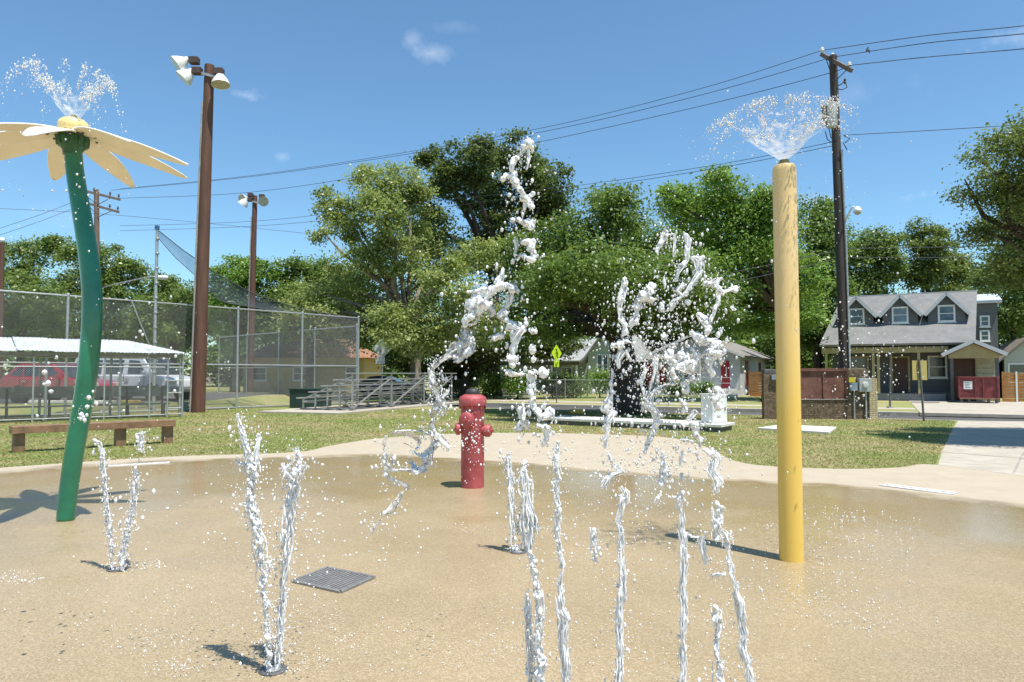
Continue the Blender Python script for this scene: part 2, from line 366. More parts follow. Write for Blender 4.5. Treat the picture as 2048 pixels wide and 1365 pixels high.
MB(W).b2(1.3, 2.6, 44.6, 45.6, .009, .06).build('slate_paver', M['gconc'], hd)
pk = MB()
top = [(-45, 27.6, .35), (-16.6, 28.5, .35), (-13.2, 32.4, .35), (-14, 47, .35), (-45, 47, .35)]; bot = [(-47, 26.2, -.05), (-16.2, 27.4, -.05), (-12.1, 31.9, -.05), (-12.6, 49, -.05), (-47, 49, -.05)]
pk.add(bot + top, [(5, 6, 7, 8, 9)] + [(i, (i + 1) % 5, 5 + (i + 1) % 5, 5 + i) for i in range(5)])
tag(pk.build('parking_embankment', LAWN), kind='structure')
tag(MB().slab([(-44, 28.4, .356), (-17, 29.0, .356), (-14.2, 32.6, .356), (-15, 46, .356), (-44, 46, .356)], .04).build('parking_lot', M['asph']), kind='structure')
def catmull(pts, n):
    pts = [Vector(p) for p in pts]; N = len(pts); out = []
    for i in range(N):
        p0, p1, p2, p3 = pts[i - 1], pts[i], pts[(i + 1) % N], pts[(i + 2) % N]
        for k in range(n):
            t = k / n; out.append(.5 * ((2 * p1) + (p2 - p0) * t + (2 * p0 - 5 * p1 + 4 * p2 - p3) * t * t + (3 * p1 - p0 - 3 * p2 + p3) * t ** 3))
    return out
outer_px = [(-700, 1010), (-300, 962), (0, 936), (330, 914), (520, 908), (610, 903), (660, 892), (760, 877), (900, 868), (1040, 866), (1200, 869), (1340, 876), (1415, 895), (1470, 922), (1560, 934), (1700, 938), (1800, 935), (1862, 929)]
SLAB = [G(x, y) for x, y in outer_px] + [G(2048, 951), G(2250, 978), Vector((13, 3, 0)), Vector((9, -5, 0)), Vector((0, -8, 0)), Vector((-9, -6, 0)), Vector((-14, 1, 0))]
sl_s = catmull(SLAB, 6)
tag(MB().slab(sl_s, .16).build('splash_pad_apron', PAD), kind='structure')
wet_px = [(-600, 1012), (-300, 970), (0, 941), (160, 928), (330, 919), (500, 914), (620, 911), (700, 908), (780, 908), (900, 915), (1050, 925), (1200, 939), (1400, 953), (1560, 961), (1700, 969), (1840, 983), (1940, 995), (2048, 1006), (2250, 1032)]
WET = [G(x, y) for x, y in wet_px] + [Vector((9.5, 2, 0)), Vector((6, -4, 0)), Vector((0, -6, 0)), Vector((-7, -4, 0)), Vector((-11, 2, 0))]
ws = catmull(WET, 8); cen = Vector((-.4, 5.0, 0)); nW = len(ws)
sc = [1, .99, .975, .955, .93, .89, .83, .72, .55, .35, .15]; wv = [0, .12, .22, .28, .34, .42, .50, .62, .78, .93, 1]
V = [((p - cen) * s + cen) for s in sc for p in ws]; V = [(p.x, p.y, .004) for p in V] + [(cen.x, cen.y, .004)]
Fc = [(i * nW + k, i * nW + (k + 1) % nW, (i + 1) * nW + (k + 1) % nW, (i + 1) * nW + k) for i in range(len(sc) - 1) for k in range(nW)]
Fc += [((len(sc) - 1) * nW + k, (len(sc) - 1) * nW + (k + 1) % nW, len(V) - 1) for k in range(nW)]
pd = mesh_obj('splash_pad', V, Fc, PAD, loc=(0, 5, .004)); tag(pd, kind='structure')
at = pd.data.attributes.new('wet', 'FLOAT', 'POINT'); at.data.foreach_set('value', np.repeat(np.array(wv + [1.0]), [nW] * len(wv) + [1]).astype(np.float32))
if pd.data.polygons[0].normal.z < 0: pd.data.flip_normals()
# park driveway: slabs with open joints
dw = tag(MB().slab([G(1876, 931) + Vector((.05, .05, -.009)), G(2250, 982) + Vector((.05, .1, -.009)), G(2330, 846) + Vector((0, 0, -.009)), G(1917, 841) + Vector((0, 0, -.009))], .1).build('park_driveway', M['gconc']), kind='structure')
dl = [(1876, 930.5), (1884, 905), (1894, 884), (1901, 868), (1908, 855), (1916, 842.5)]; dr = [(2250, 980), (2262, 935), (2280, 905), (2295, 882), (2310, 864), (2325, 848)]
for i in range(5):
    a, b, c, d = G(*dl[i]), G(*dr[i]), G(*dr[i + 1]), G(*dl[i + 1]); g = .035
    a, b = a + (d - a).normalized() * g, b + (c - b).normalized() * g; mid, mid2 = a.lerp(b, .46), d.lerp(c, .46); e = (b - a).normalized() * .02
    zz = Vector((0, 0, .002 + .002 * (i % 3)))
    MB().slab([a + zz, mid - e + zz, mid2 - e + zz, d + zz], .05).build('concrete_slab', M['conc'], dw)
    MB().slab([mid + e + zz, b + zz, c + zz, mid2 + e + zz], .05).build('concrete_slab', M['conc'], dw)
# grass blades
def inside(poly, X, Y):
    c = np.zeros(len(X), bool); n = len(poly)
    for i in range(n):
        x1, y1 = poly[i].x, poly[i].y; x2, y2 = poly[(i + 1) % n].x, poly[(i + 1) % n].y
        if y1 == y2: continue
        c ^= ((y1 > Y) != (y2 > Y)) & (X < (x2 - x1) * (Y - y1) / (y2 - y1) + x1)
    return c
def blades(N):
    d = 9 + 23 * rng.random(N) ** 1.35; k = rng.uniform(-.80, .80, N); X, Y = k * d, d
    keep = ~inside(sl_s, X, Y) & ~inside([G(1866, 936), G(2260, 990), G(2340, 838), G(1912, 838)], X, Y) & (SS * X + SC * Y < 28.4)
    X, Y = X[keep], Y[keep]; n = len(X); h = rng.uniform(.004, .03, n); w = .006 + .0004 * Y
    a = rng.uniform(0, 2 * np.pi, n); lx, ly = rng.normal(0, .05, n), rng.normal(0, .05, n)
    b1 = np.stack([X + np.cos(a) * w, Y + np.sin(a) * w, np.full(n, -.014)], 1); b2 = np.stack([X - np.cos(a) * w, Y - np.sin(a) * w, np.full(n, -.014)], 1); t = np.stack([X + lx, Y + ly, h], 1)
    V = np.stack([b1, b2, t], 1).reshape(-1, 3); Fq = np.arange(3 * n).reshape(-1, 3)
    tag(np_mesh('grass', V, Fq, BLADE, loc=(0, 20, 0)), 'short patchy park grass around the splash pad', 'grass', kind='stuff')
blades(260000)

# ================================================================== splash pad features
GREEN = mat('glossy green paint', (.008, .14, .075), .22, .12, 3, c2=(.012, .19, .10), coat=.4)
DGREEN = mat('dark green cast metal', (.012, .10, .05), .3, .3, 14, coat=.2)
PETAL = mat('cream petal plastic', (.84, .77, .65), .5, .06, 3)
PEDGE = mat('pale petal edge', (.85, .82, .74), .4, .05, 6)  # petal rims paler than the petals
HUB = mat('yellow flower hub', (.78, .62, .27), .35, .1, 5)
BRASS = mat('brass nozzle', (.30, .20, .08), .35, .3, 20, metal=.8)
YF = 7.72
def flower():
    base = G(131, 1040); base.y = YF; base.x = (131 - 1024) / F * YF; base.z = .004
    t = thing('flower_sprayer', base, 'tall green curved stem topped by a cream flower spraying water', 'flower sprayer')
    cl = [(131, 1040), (136, 990), (146, 920), (158, 850), (170, 780), (179, 710), (184, 640), (184, 585), (178, 520), (168, 455), (157, 390), (149, 335), (146, 290)]
    pts = [P(x, y, YF) for x, y in cl]; pts[0].z = .0
    fine = []
    for i in range(len(pts) - 1):
        p0, p1, p2, p3 = pts[max(i - 1, 0)], pts[i], pts[i + 1], pts[min(i + 2, len(pts) - 1)]
        for k in range(6):
            q = k / 6; fine.append(.5 * ((2 * p1) + (p2 - p0) * q + (2 * p0 - 5 * p1 + 4 * p2 - p3) * q * q + (3 * p1 - p0 - 3 * p2 + p3) * q ** 3))
    fine.append(pts[-1])
    MB().tube(fine, [.090 + .012 * math.sin(math.pi * min(1, i / len(fine) * 1.1)) for i in range(len(fine))], 32).build('stem', GREEN, t, True)
    h = P(146, 272, YF)
    MB().lathe([(.095, -.22), (.10, -.17), (.125, -.14), (.143, -.09), (.15, -.03), (.15, .0)], h, seg=32).build('calyx', DGREEN, t, 'auto')
    for k in range(12):
        a = 2 * math.pi * k / 12
        MB().lathe([(.02, -.11), (.025, -.08), (.028, -.02), (.02, .0)], h + Vector((math.cos(a) * .14, math.sin(a) * .14, -.01)), seg=8).build('calyx_lobe', DGREEN, t, True)
    MB().lathe([(.13, .035), (.152, .06), (.156, .11), (.145, .15), (.11, .18), (.06, .195), (0, .198)], h, seg=32).build('hub', HUB, t, 'auto')
    nz = MB().lathe([(.045, .19), (.045, .205), (.03, .21), (.03, .23), (.02, .232)], h, seg=16).build('nozzle', BRASS, t, 'auto')
    for k, ang in enumerate([-75, -35, 3, 48, 90, 131, 170, 208, 246]):
        a = R(ang); d = Vector((math.cos(a), math.sin(a), 0)); sd = Vector((-d.y, d.x, 0)); N = 16; th = .012
        up, dn = [], []
        L = 1.19
        for i in range(N + 1):
            q = i / N; r = .07 + L * q; wd_ = .02 + .125 * math.sin(math.pi * q ** .8) ** .9 if q < 1 else .0
            if q > .93: wd_ = (.02 + .125 * math.sin(math.pi * .93 ** .8) ** .9) * math.sqrt(max(0, 1 - ((q - .93) / .07) ** 2)) + .004
            z = .02 - (.5 * q + .5 * q * q) * (.31 - .08 * math.sin(a) + (.05, -.03, .02, -.02, .03, 0, -.03, .04, -.04)[k])
            for j in range(-2, 3):
                c = h + d * r + sd * (wd_ * j / 2) + Vector((0, 0, z - .012 * abs(j / 2) ** 2 + wd_ * j / 2 * (-.15 * math.cos(a) + (.03, -.03, -.04, .02, -.05, .05, .03, -.02, .03)[k])))
                up.append(c + Vector((0, 0, th))); dn.append(c)
        n = len(up); W5 = 5; fs = []
        for i in range(N):
            for j in range(4):
                q = (i * W5 + j, i * W5 + j + 1, (i + 1) * W5 + j + 1, (i + 1) * W5 + j); fs += [q, tuple(n + x for x in q[::-1])]
        rim = [i * W5 for i in range(N + 1)] + [N * W5 + j for j in range(1, 5)] + [i * W5 + 4 for i in range(N - 1, -1, -1)] + [3, 2, 1]
        pe = mesh_obj('petal', up + dn, fs, PETAL, t, 'fix')
        ed = MB(); ed.tube([up[i] - Vector((0, 0, th * .5)) for i in rim[:-3]], .009, 5); ed.build('petal_rim', PEDGE, pe, True)
        for q in (.16, .24):
            MB().lathe([(.014, -.012), (.014, .022), (0, .022)], h + d * q + Vector((0, 0, -.015)), seg=8).build('bolt', M['dsteel'], pe, 'auto')
flower()
def post():
    b = G(1583, 1121); Yp = b.y; b.z = .004
    t = thing('spray_post', b, 'thick yellow spray post on the right with a cone of water on top', 'spray post')
    zt = P(1569, 330, Yp).z; r = .1
    YEL = height_paint('yellow post paint', (.74, .50, .11), (.75, .54, .25), 1.3, 2.5, (.56, .40, .17))
    MB().lathe([(r, 0), (r, zt - .06), (r * .97, zt - .03), (r * .86, zt - .008), (r * .6, zt)], (b.x, b.y, .0), seg=40).build('post', YEL, t, 'auto')
    MB().lathe([(.05, zt - .004), (.05, zt + .018), (.04, zt + .024), (.04, zt + .04), (.028, zt + .042)], (b.x, b.y, 0), seg=20).build('nozzle', BRASS, t, 'auto')
    return b, zt
POST, POST_Z = post()
def hydrant():
    b = G(945, 975); b.z = .004; k = b.y / F
    t = thing('fire_hydrant', b, 'red toy fire hydrant with black cap standing on the wet pad', 'fire hydrant')
    RED = mat('red hydrant paint', (.33, .045, .05), .55, .2, 4, c2=(.45, .095, .10), coat=.1)
    BC = mat('black cap', (.035, .033, .033), .55, .2, 10)
    o = (b.x, b.y, 0); r = 23 * k
    z = lambda py: P(945, py, b.y).z
    MB().lathe([(r, .0), (r, z(828)), (r * 1.02, z(826)), (r * 1.02, z(812))], o, seg=40).build('barrel', RED, t, 'auto')
    MB().lathe([(r * 1.0, z(814)), (r * 1.17, z(811)), (r * 1.2, z(807)), (r * 1.2, z(798)), (r * 1.1, z(794)), (r * .72, z(789))], o, seg=40).build('bonnet_flange', RED, t, 'auto')
    MB().lathe([(r * .6, z(790)), (r * .6, z(785)), (r * .55, z(781)), (r * .4, z(778)), (.0, z(776.5))], o, seg=24).build('cap', BC, t, 'auto')
    def noz(name, ang, zc, rr, L):
        a = R(ang); d = Vector((math.cos(a), math.sin(a), 0)); c = Vector((b.x, b.y, zc)) + d * (r * .8)
        q = MB().lathe([(rr * .72, 0), (rr * .72, L * .4), (rr, L * .42), (rr, L * .8), (rr * .8, L * .95), (rr * .4, L), (0, L)], c, d, 20).build(name, RED, t, 'auto')
        MB().lathe([(rr * .28, L * .99), (rr * .28, L * 1.2), (0, L * 1.2)], c, d, 5).build('cap_nut', RED, q)
    noz('front_nozzle', -108, z(838), 15 * k, .16); noz('side_nozzle', -18, z(861), 12.5 * k, .15); noz('side_nozzle', 188, z(858), 12 * k, .12); noz('side_nozzle', 70, z(850), 11 * k, .12)
    for q in range(8):
        a = 2 * math.pi * q / 8; MB().lathe([(.014, z(815) - .02), (.014, z(812)), (0, z(812))], (b.x + math.cos(a) * r * 1.09, b.y + math.sin(a) * r * 1.09, 0), seg=6).build('flange_bolt', RED, t)
hydrant()
def grate():
    pts = [G(585, 1166), G(655, 1139), G(748, 1158), G(660, 1190)]; c = sum(pts, Vector()) / 4
    t = thing('drain_grate', Vector((c.x, c.y, .004)), 'square grey slotted drain grate set in the wet concrete', 'drain grate')
    A = (pts[2] - pts[1]); B = (pts[0] - pts[1]); a, b = A.normalized(), B.normalized(); La, Lb = A.length, B.length
    GR = mat('grey drain plastic', (.19, .185, .175), .5, .25, 20)
    fr = MB(); o = pts[1] + Vector((0, 0, .012))
    for p, q in ((o, o + A), (o + B, o + A + B), (o, o + B), (o + A, o + A + B)): fr.beam(p, q, .03, .016)
    fr.build('frame', GR, t)
    MB().add([o + Vector((0, 0, -.006)), o + A + Vector((0, 0, -.006)), o + A + B + Vector((0, 0, -.006)), o + B + Vector((0, 0, -.006))], [(0, 1, 2, 3)]).build('gap_shade', mat('grate shadow gap', (.11, .10, .09), .7), t)  # dark sheet puts the shade between the bars into colour
    for i in range(1, 15):
        p = o + A * (i / 15); MB().beam(p + B * .03, p + B * .97, La / 15 * .62, .012).build('bar', GR, t)
grate()
def trench(l, r, w, label, spots):
    a, b = G(*l), G(*r); a.z = b.z = .01; d = (b - a).normalized(); n = Vector((-d.y, d.x, 0))
    t = thing('trench_drain', (a + b) / 2 - Vector((0, 0, .006)), label, 'drain')
    MB().beam(a, b, w, .012).build('cover', M['white'], t, bevel=.003)
    L = (b - a).length
    for q in spots:
        c = a + d * (L * q); MB().box(c + Vector((0, 0, .0065)) + n * (.01 * math.sin(q * 40)), (.06, .04, .003), math.atan2(d.y, d.x)).build('slot', M['dsteel'], t)
trench((1764, 970.5), (1908, 989), .19, 'white slotted drain strip at the right edge of the wet pad', [.04, .1, .17, .31, .4, .46, .55, .6, .64, .78, .85, .9, .96])
trench((216, 933), (339, 926), .15, 'white slotted drain strip at the left edge below the wooden bench', [.05, .09, .13, .18, .25, .32, .37, .44, .49, .56, .62, .7, .82, .9, .94])
def nozzle_disc(px, py, label):
    p = G(px, py); p.z = .006
    t = thing('ground_nozzle', p, label, 'nozzle', 'ground nozzles in the pad')
    MB().lathe([(.075, -.002), (.075, .004), (.068, .008), (.045, .008)], p, seg=24).build('ring', M['dsteel'], t, 'auto')
    MB().lathe([(.045, .006), (.03, .012), (0, .013)], p, seg=16).build('plate', M['steel'], t, 'auto')
nozzle_disc(546, 1343, 'steel ground nozzle under the near pair of water jets')
nozzle_disc(234, 1141, 'steel ground nozzle under the small jets beside the green stem')
nozzle_disc(1036, 1106, 'steel ground nozzle behind the central curtain of water')
for k, (x, y) in enumerate([(2.35, 2.4)]): pass

# ================================================================== lawn furniture
def bench():
    a, b = G(38, 905), G(337, 886); d = (b - a).normalized(); n = Vector((-d.y, d.x, 0)); a2 = a - d * .14; b2 = b + d * .12; zt = .53
    t = thing('wooden_bench', (a + b) / 2, 'long low brown timber bench on the grass beside the pad', 'bench')
    for k, off in enumerate((-.10, .10)):
        MB().beam(a2 + n * (off + .1) + Vector((0, 0, zt - .075)), b2 + n * (off + .1) + Vector((0, 0, zt - .075)), .19, .15).build('seat_board', M['wood'], t, bevel=.008)
    for p in (a, a.lerp(b, .655), b): MB().box(p + n * .1 + Vector((0, 0, (zt - .155) / 2 - .02)), (.2, .2, zt - .115), math.atan2(d.y, d.x)).build('leg', M['wood'], t, bevel=.006)
bench()
def platform():
    a, b = G(1085, 848), G(1444, 865); d = (b - a).normalized(); n = Vector((-d.y, d.x, 0)); h = .2
    t = thing('concrete_platform', (a + b) / 2, 'low white concrete platform on the grass behind the pad', 'platform')
    c = (a + b) / 2; L = (b - a).length; rz = math.atan2(d.y, d.x)
    MB().box(c + n * .62 + Vector((0, 0, .06)), (L - .16, 1.06, .15), rz).build('base', mat('dark base concrete', (.13, .12, .10), .9, .3, 5), t)  # base much darker than the slabs on top
    for i in range(4):
        s = a + d * (L * (i + .5) / 4) + n * .62 + Vector((0, 0, h - .035)); MB().box(s, (L / 4 - .02, 1.24, .08), rz).build('top_slab', M['wconc'], t, bevel=.01)
    c = b - d * .42 + n * .62 + Vector((0, 0, h + .008)); hb = .8; rz2 = rz + R(58)
    k = thing('utility_cabinet', c, 'plain white metal cabinet standing on the right end of the concrete platform', 'cabinet')
    MB().box(c + Vector((0, 0, hb / 2)), (.52, .5, hb), rz2).build('body', M['white'], k, bevel=.012)
    MB().box(c + Vector((0, 0, hb + .012)), (.58, .56, .025), rz2).build('lid', M['white'], k, bevel=.006)
    ex = Vector((math.cos(rz2), math.sin(rz2), 0)); ey = Vector((-ex.y, ex.x, 0))
    dr_ = MB().box(c - ey * .256 + Vector((0, 0, hb / 2)), (.44, .012, hb - .1), rz2).build('door', M['white'], k, bevel=.004)
    MB().box(c - ey * .268 + ex * .17 + Vector((0, 0, hb / 2)), (.03, .02, .1), rz2).build('handle', M['dsteel'], dr_)
platform()
tag(MB().slab([G(1515, 859) + Vector((0, 0, .05)), G(1658, 868) + Vector((0, 0, .05)), G(1673, 857.5) + Vector((0, 0, .05)), G(1562, 852.5) + Vector((0, 0, .05))], .08).build('utility_slab', M['wconc'], bevel=.01), 'flat pale concrete utility slab in the grass behind the yellow post', 'slab')

# ---------------------------------------------------------------- chain link
def chain_fence(name, A, B, h, label, cat='fence', posts=(), rails=(), pr=.03, step=.08, wr=.0032, z0=.02, caps=True, ph=None):
    A, B = Vector((A[0], A[1], 0)), Vector((B[0], B[1], 0)); L = (B - A).length; d = (B - A) / L
    t = thing(name, A, label, cat)
    ph = ph or h
    for q in posts:
        p = A + d * (L * q); po = MB().cyl(p - Vector((0, 0, .15)), p + Vector((0, 0, ph)), pr, 10).build('post', M['steel'], t, 'auto')
        if caps: MB().lathe([(pr * 1.25, -.02), (pr * 1.3, .03), (pr * .8, .06), (0, .07)], p + Vector((0, 0, ph)), seg=10).build('post_cap', M['steel'], po, 'auto')
    for z in rails: MB().cyl(A + Vector((0, 0, z)), B + Vector((0, 0, z)), pr * .7, 8).build('rail', M['steel'], t, 'auto')
    w = MB(); H = h - z0; s = -H
    while s < L:
        for sg in (1, -1):
            s0, zA, s1, zB = (s, z0, s + H, h) if sg > 0 else (s, h, s + H, z0)
            f0, f1 = max(0, -s0 / H), min(1, (L - s0) / H)
            if f1 - f0 < .01: continue
            n = Vector((-d.y, d.x, 0)) * (.004 * sg)
            p = A + d * (s0 + H * f0) + n + Vector((0, 0, zA + (zB - zA) * f0)); q = A + d * (s0 + H * f1) + n + Vector((0, 0, zA + (zB - zA) * f1))
            w.tube([p, q], wr, 3, False)
        s += step
    o = w.build('chain_link_mesh', M['wire'], t, True); o['kind'] = 'stuff'
    return t
BA, BB = Vector((-20.7, 21.8, 0)), Vector((-8.15, 37.1, 0))
tf = chain_fence('backstop_fence', BA, BB, 4.6, 'tall chain link backstop fence running from the left to the bleachers', posts=[.04] + [((px - 1024) / F * BA.y - BA.x) / ((BB.x - BA.x) - (px - 1024) / F * (BB.y - BA.y)) for px in (133, 475, 604)] + [1.0], rails=(.08, 2.0, 4.56), pr=.05, step=.08, wr=.0042)
chain_fence('side_fence', (-8.3, 37.4), (-20.5, 49), 4.2, 'farther chain link fence of the ball field behind the backstop', posts=(0, .25, .5, .75, 1), rails=(.08, 2.0, 4.15), pr=.045, step=.09, wr=.0042)
chain_fence('yard_fence', W(-27, 40.2), W(-14.5, 40.2), 1.25, 'low chain link yard fence in the shade across the street', posts=(0, .25, .5, .75, 1), rails=(1.22,), pr=.03, step=.09, wr=.003)
def net():
    up = [(309, 455, 29.2), (365, 500, 30.2), (430, 545, 31.5), (500, 585, 33), (600, 618, 35), (714, 637, 37)]; lo = [(311, 470, 29.2), (350, 515, 29.9), (400, 560, 30.6), (440, 604, 31.4), (560, 624, 34), (714, 641, 37)]
    v = []; N = 24
    for i in range(N + 1):
        q = i / N * 5; k = min(4, int(q)); f = q - k
        a = P(*up[k]).lerp(P(*up[k + 1]), f); b = P(*lo[k]).lerp(P(*lo[k + 1]), f)
        for j in range(7): v.append(a.lerp(b, j / 6) + Vector((0, .25 * math.sin(math.pi * j / 6), -.05 * math.sin(i * 1.3) * math.sin(math.pi * j / 6))))
    f = [(i * 7 + j, i * 7 + j + 1, (i + 1) * 7 + j + 1, (i + 1) * 7 + j) for i in range(N) for j in range(6)]
    t = thing('ball_net', P(309, 455, 29.2) * 1.0, 'dark ball stop net sagging from a tall steel post to the backstop', 'net')
    mesh_obj('netting', v, f, net_mat('black ball netting', (.05, .065, .085), .42), t, True)
    MB().tube([v[i * 7] for i in range(N + 1)], .02, 5).build('upper_rope', M['dsteel'], t, True); MB().tube([v[i * 7 + 6] for i in range(N + 1)], .015, 5).build('lower_rope', M['dsteel'], t, True)
net()
def steel_post():
    b = P(310, 700, 29.0); b.z = 0; t = thing('net_post', b, 'tall thin steel post with blue cap holding the ball net', 'post')
    zt = P(309, 452, 29).z
    MB().tube([b, Vector((b.x - .03, b.y, zt))], [.075, .06], 10).build('post', M['steel'], t, 'auto')
    MB().lathe([(.09, zt - .16), (.09, zt), (0, zt + .02)], (b.x - .03, b.y, 0), seg=10).build('cap', mat('blue cap', (.03, .10, .22), .5), t, 'auto')
    for z in np.arange(1.0, zt - .3, .62): MB().lathe([(.078, z), (.088, z + .02), (.088, z + .05), (.078, z + .07)], b, seg=10).build('band', M['steel'], t, 'auto')
    MB().cyl(P(262, 600, 28.2), P(301, 697, 28.8), .03, 8).build('brace', M['steel'], t, 'auto')
steel_post()

# ---------------------------------------------------------------- dugout
D0, D1 = Vector((-17.6, 21.8, 0)), Vector((-12.3, 26.2, 0)); dd = (D1 - D0).normalized(); dn = Vector((-dd.y, dd.x, 0)); DL = (D1 - D0).length
def dugout():
    chain_fence('dugout_fence', D0, D1 - dd * .62, 2.2, 'low chain link fence along the front of the dugout', posts=(.02, .36, .69, .92), rails=(.1, 1.84, 2.16), pr=.03, step=.075, wr=.0032, caps=False)
    g = thing('dugout_gate', D1 - dd * .55, 'narrow chain link gate at the right end of the dugout', 'gate')
    for q, hh in ((.52, 2.2), (.0, 2.32)):
        p = D1 - dd * q; MB().cyl(p, p + Vector((0, 0, hh)), .032, 10).build('post', M['steel'], g, 'auto')
    MB().lathe([(.04, 0), (.055, .04), (.03, .08), (0, .09)], D1 + Vector((0, 0, 2.32)), seg=12).build('ball_cap', M['steel'], g, 'auto')
    for z in (.12, .34, .9, 1.35, 1.84): MB().cyl(D1 - dd * .52 + Vector((0, 0, z)), D1 + Vector((0, 0, z)), .022, 8).build('rail', M['steel'], g, 'auto')
    t = thing('dugout_shelter', (D0 + D1) / 2 + dn, 'long dugout shelter with a pale corrugated metal roof', 'shelter')
    ROOF = mat('pale corrugated steel', (.60, .62, .63), .4, .18, 2.5, metal=.25, stretch=(1, 1, 1))
    zf, zb = 2.34, 2.86; dep = 2.0
    s = -1.2; i = 0
    while s < DL - .1:
        w = 1.0 if s + 1.0 < DL - .2 else DL - s - .02
        v = []; N = 24; off = random.uniform(-.03, .03); dz = (i % 2) * .022 + random.uniform(0, .02); cut = 1.0
        for k in range(N + 1):
            q = s + w * k / N
            bz = .012 * math.sin(2 * math.pi * q / .12)
            for e in (0, 1):
                back = dep - (max(0, q - (DL - 1.5)) * 1.2)
                p = D0 + dd * q + dn * ((-.12 + off) if e == 0 else back + off); v.append(p + Vector((0, 0, (zf if e == 0 else zf + (zb - zf) * back / dep) + bz + dz)))
        n = len(v); v += [p - Vector((0, 0, .006)) for p in v]
        f = [(2 * k, 2 * k + 1, 2 * k + 3, 2 * k + 2) for k in range(N)] + [(n + 2 * k + 2, n + 2 * k + 3, n + 2 * k + 1, n + 2 * k) for k in range(N)] + [(2 * k, 2 * k + 2, n + 2 * k + 2, n + 2 * k) for k in range(N)]
        mesh_obj('roof_panel', v, f, ROOF, t, 'fix'); s += w - .015 + (.03 if i in (2, 5) else 0); i += 1
    for off, z in ((-.02, zf - .09), (dep * .9, zb - .12)): MB().beam(D0 - dd * 1.2 + dn * off + Vector((0, 0, z)), D1 + dn * off - dd * (0 if off < 0 else 1.4) + Vector((0, 0, z)), .09, .13).build('roof_beam', mat('grey roof timber', (.24, .21, .16), .8), t)
    for q in (.05, .38, .7, .99):
        for off, z in ((.08, zf - .16), (dep * .88, zb - .2)):
            if q > .9 and off > 1: continue
            p = D0 + dd * (DL * q) + dn * off; MB().cyl(p, p + Vector((0, 0, z)), .045, 10).build('post', M['steel'], t, 'auto')
    b = thing('dugout_bench', (D0 + D1) / 2 + dn * 1.0, 'long grey plank bench with backboard inside the dugout', 'bench')
    GW = mat('weathered grey plank', (.27, .25, .22), .8, .25, 3, .3, 30)
    for z in (.86, 1.06): MB().beam(D0 - dd + dn * .95 + Vector((0, 0, z)), D1 - dd * .3 + dn * .95 + Vector((0, 0, z)), .04, .19).build('backboard', GW, b)
    MB().beam(D0 - dd + dn * .7 + Vector((0, 0, .48)), D1 - dd * .3 + dn * .7 + Vector((0, 0, .48)), .3, .05).build('seat', GW, b)
    for q in np.linspace(.06, .93, 6):
        p = D0 + dd * (DL * q) + dn * .9; MB().cyl(p, p + Vector((0, 0, 1.1)), .035, 8).build('leg', M['dsteel'], b, 'auto')
        MB().cyl(p - dn * .3, p - dn * .3 + Vector((0, 0, .455)), .03, 8).build('leg', M['dsteel'], b, 'auto')
dugout()

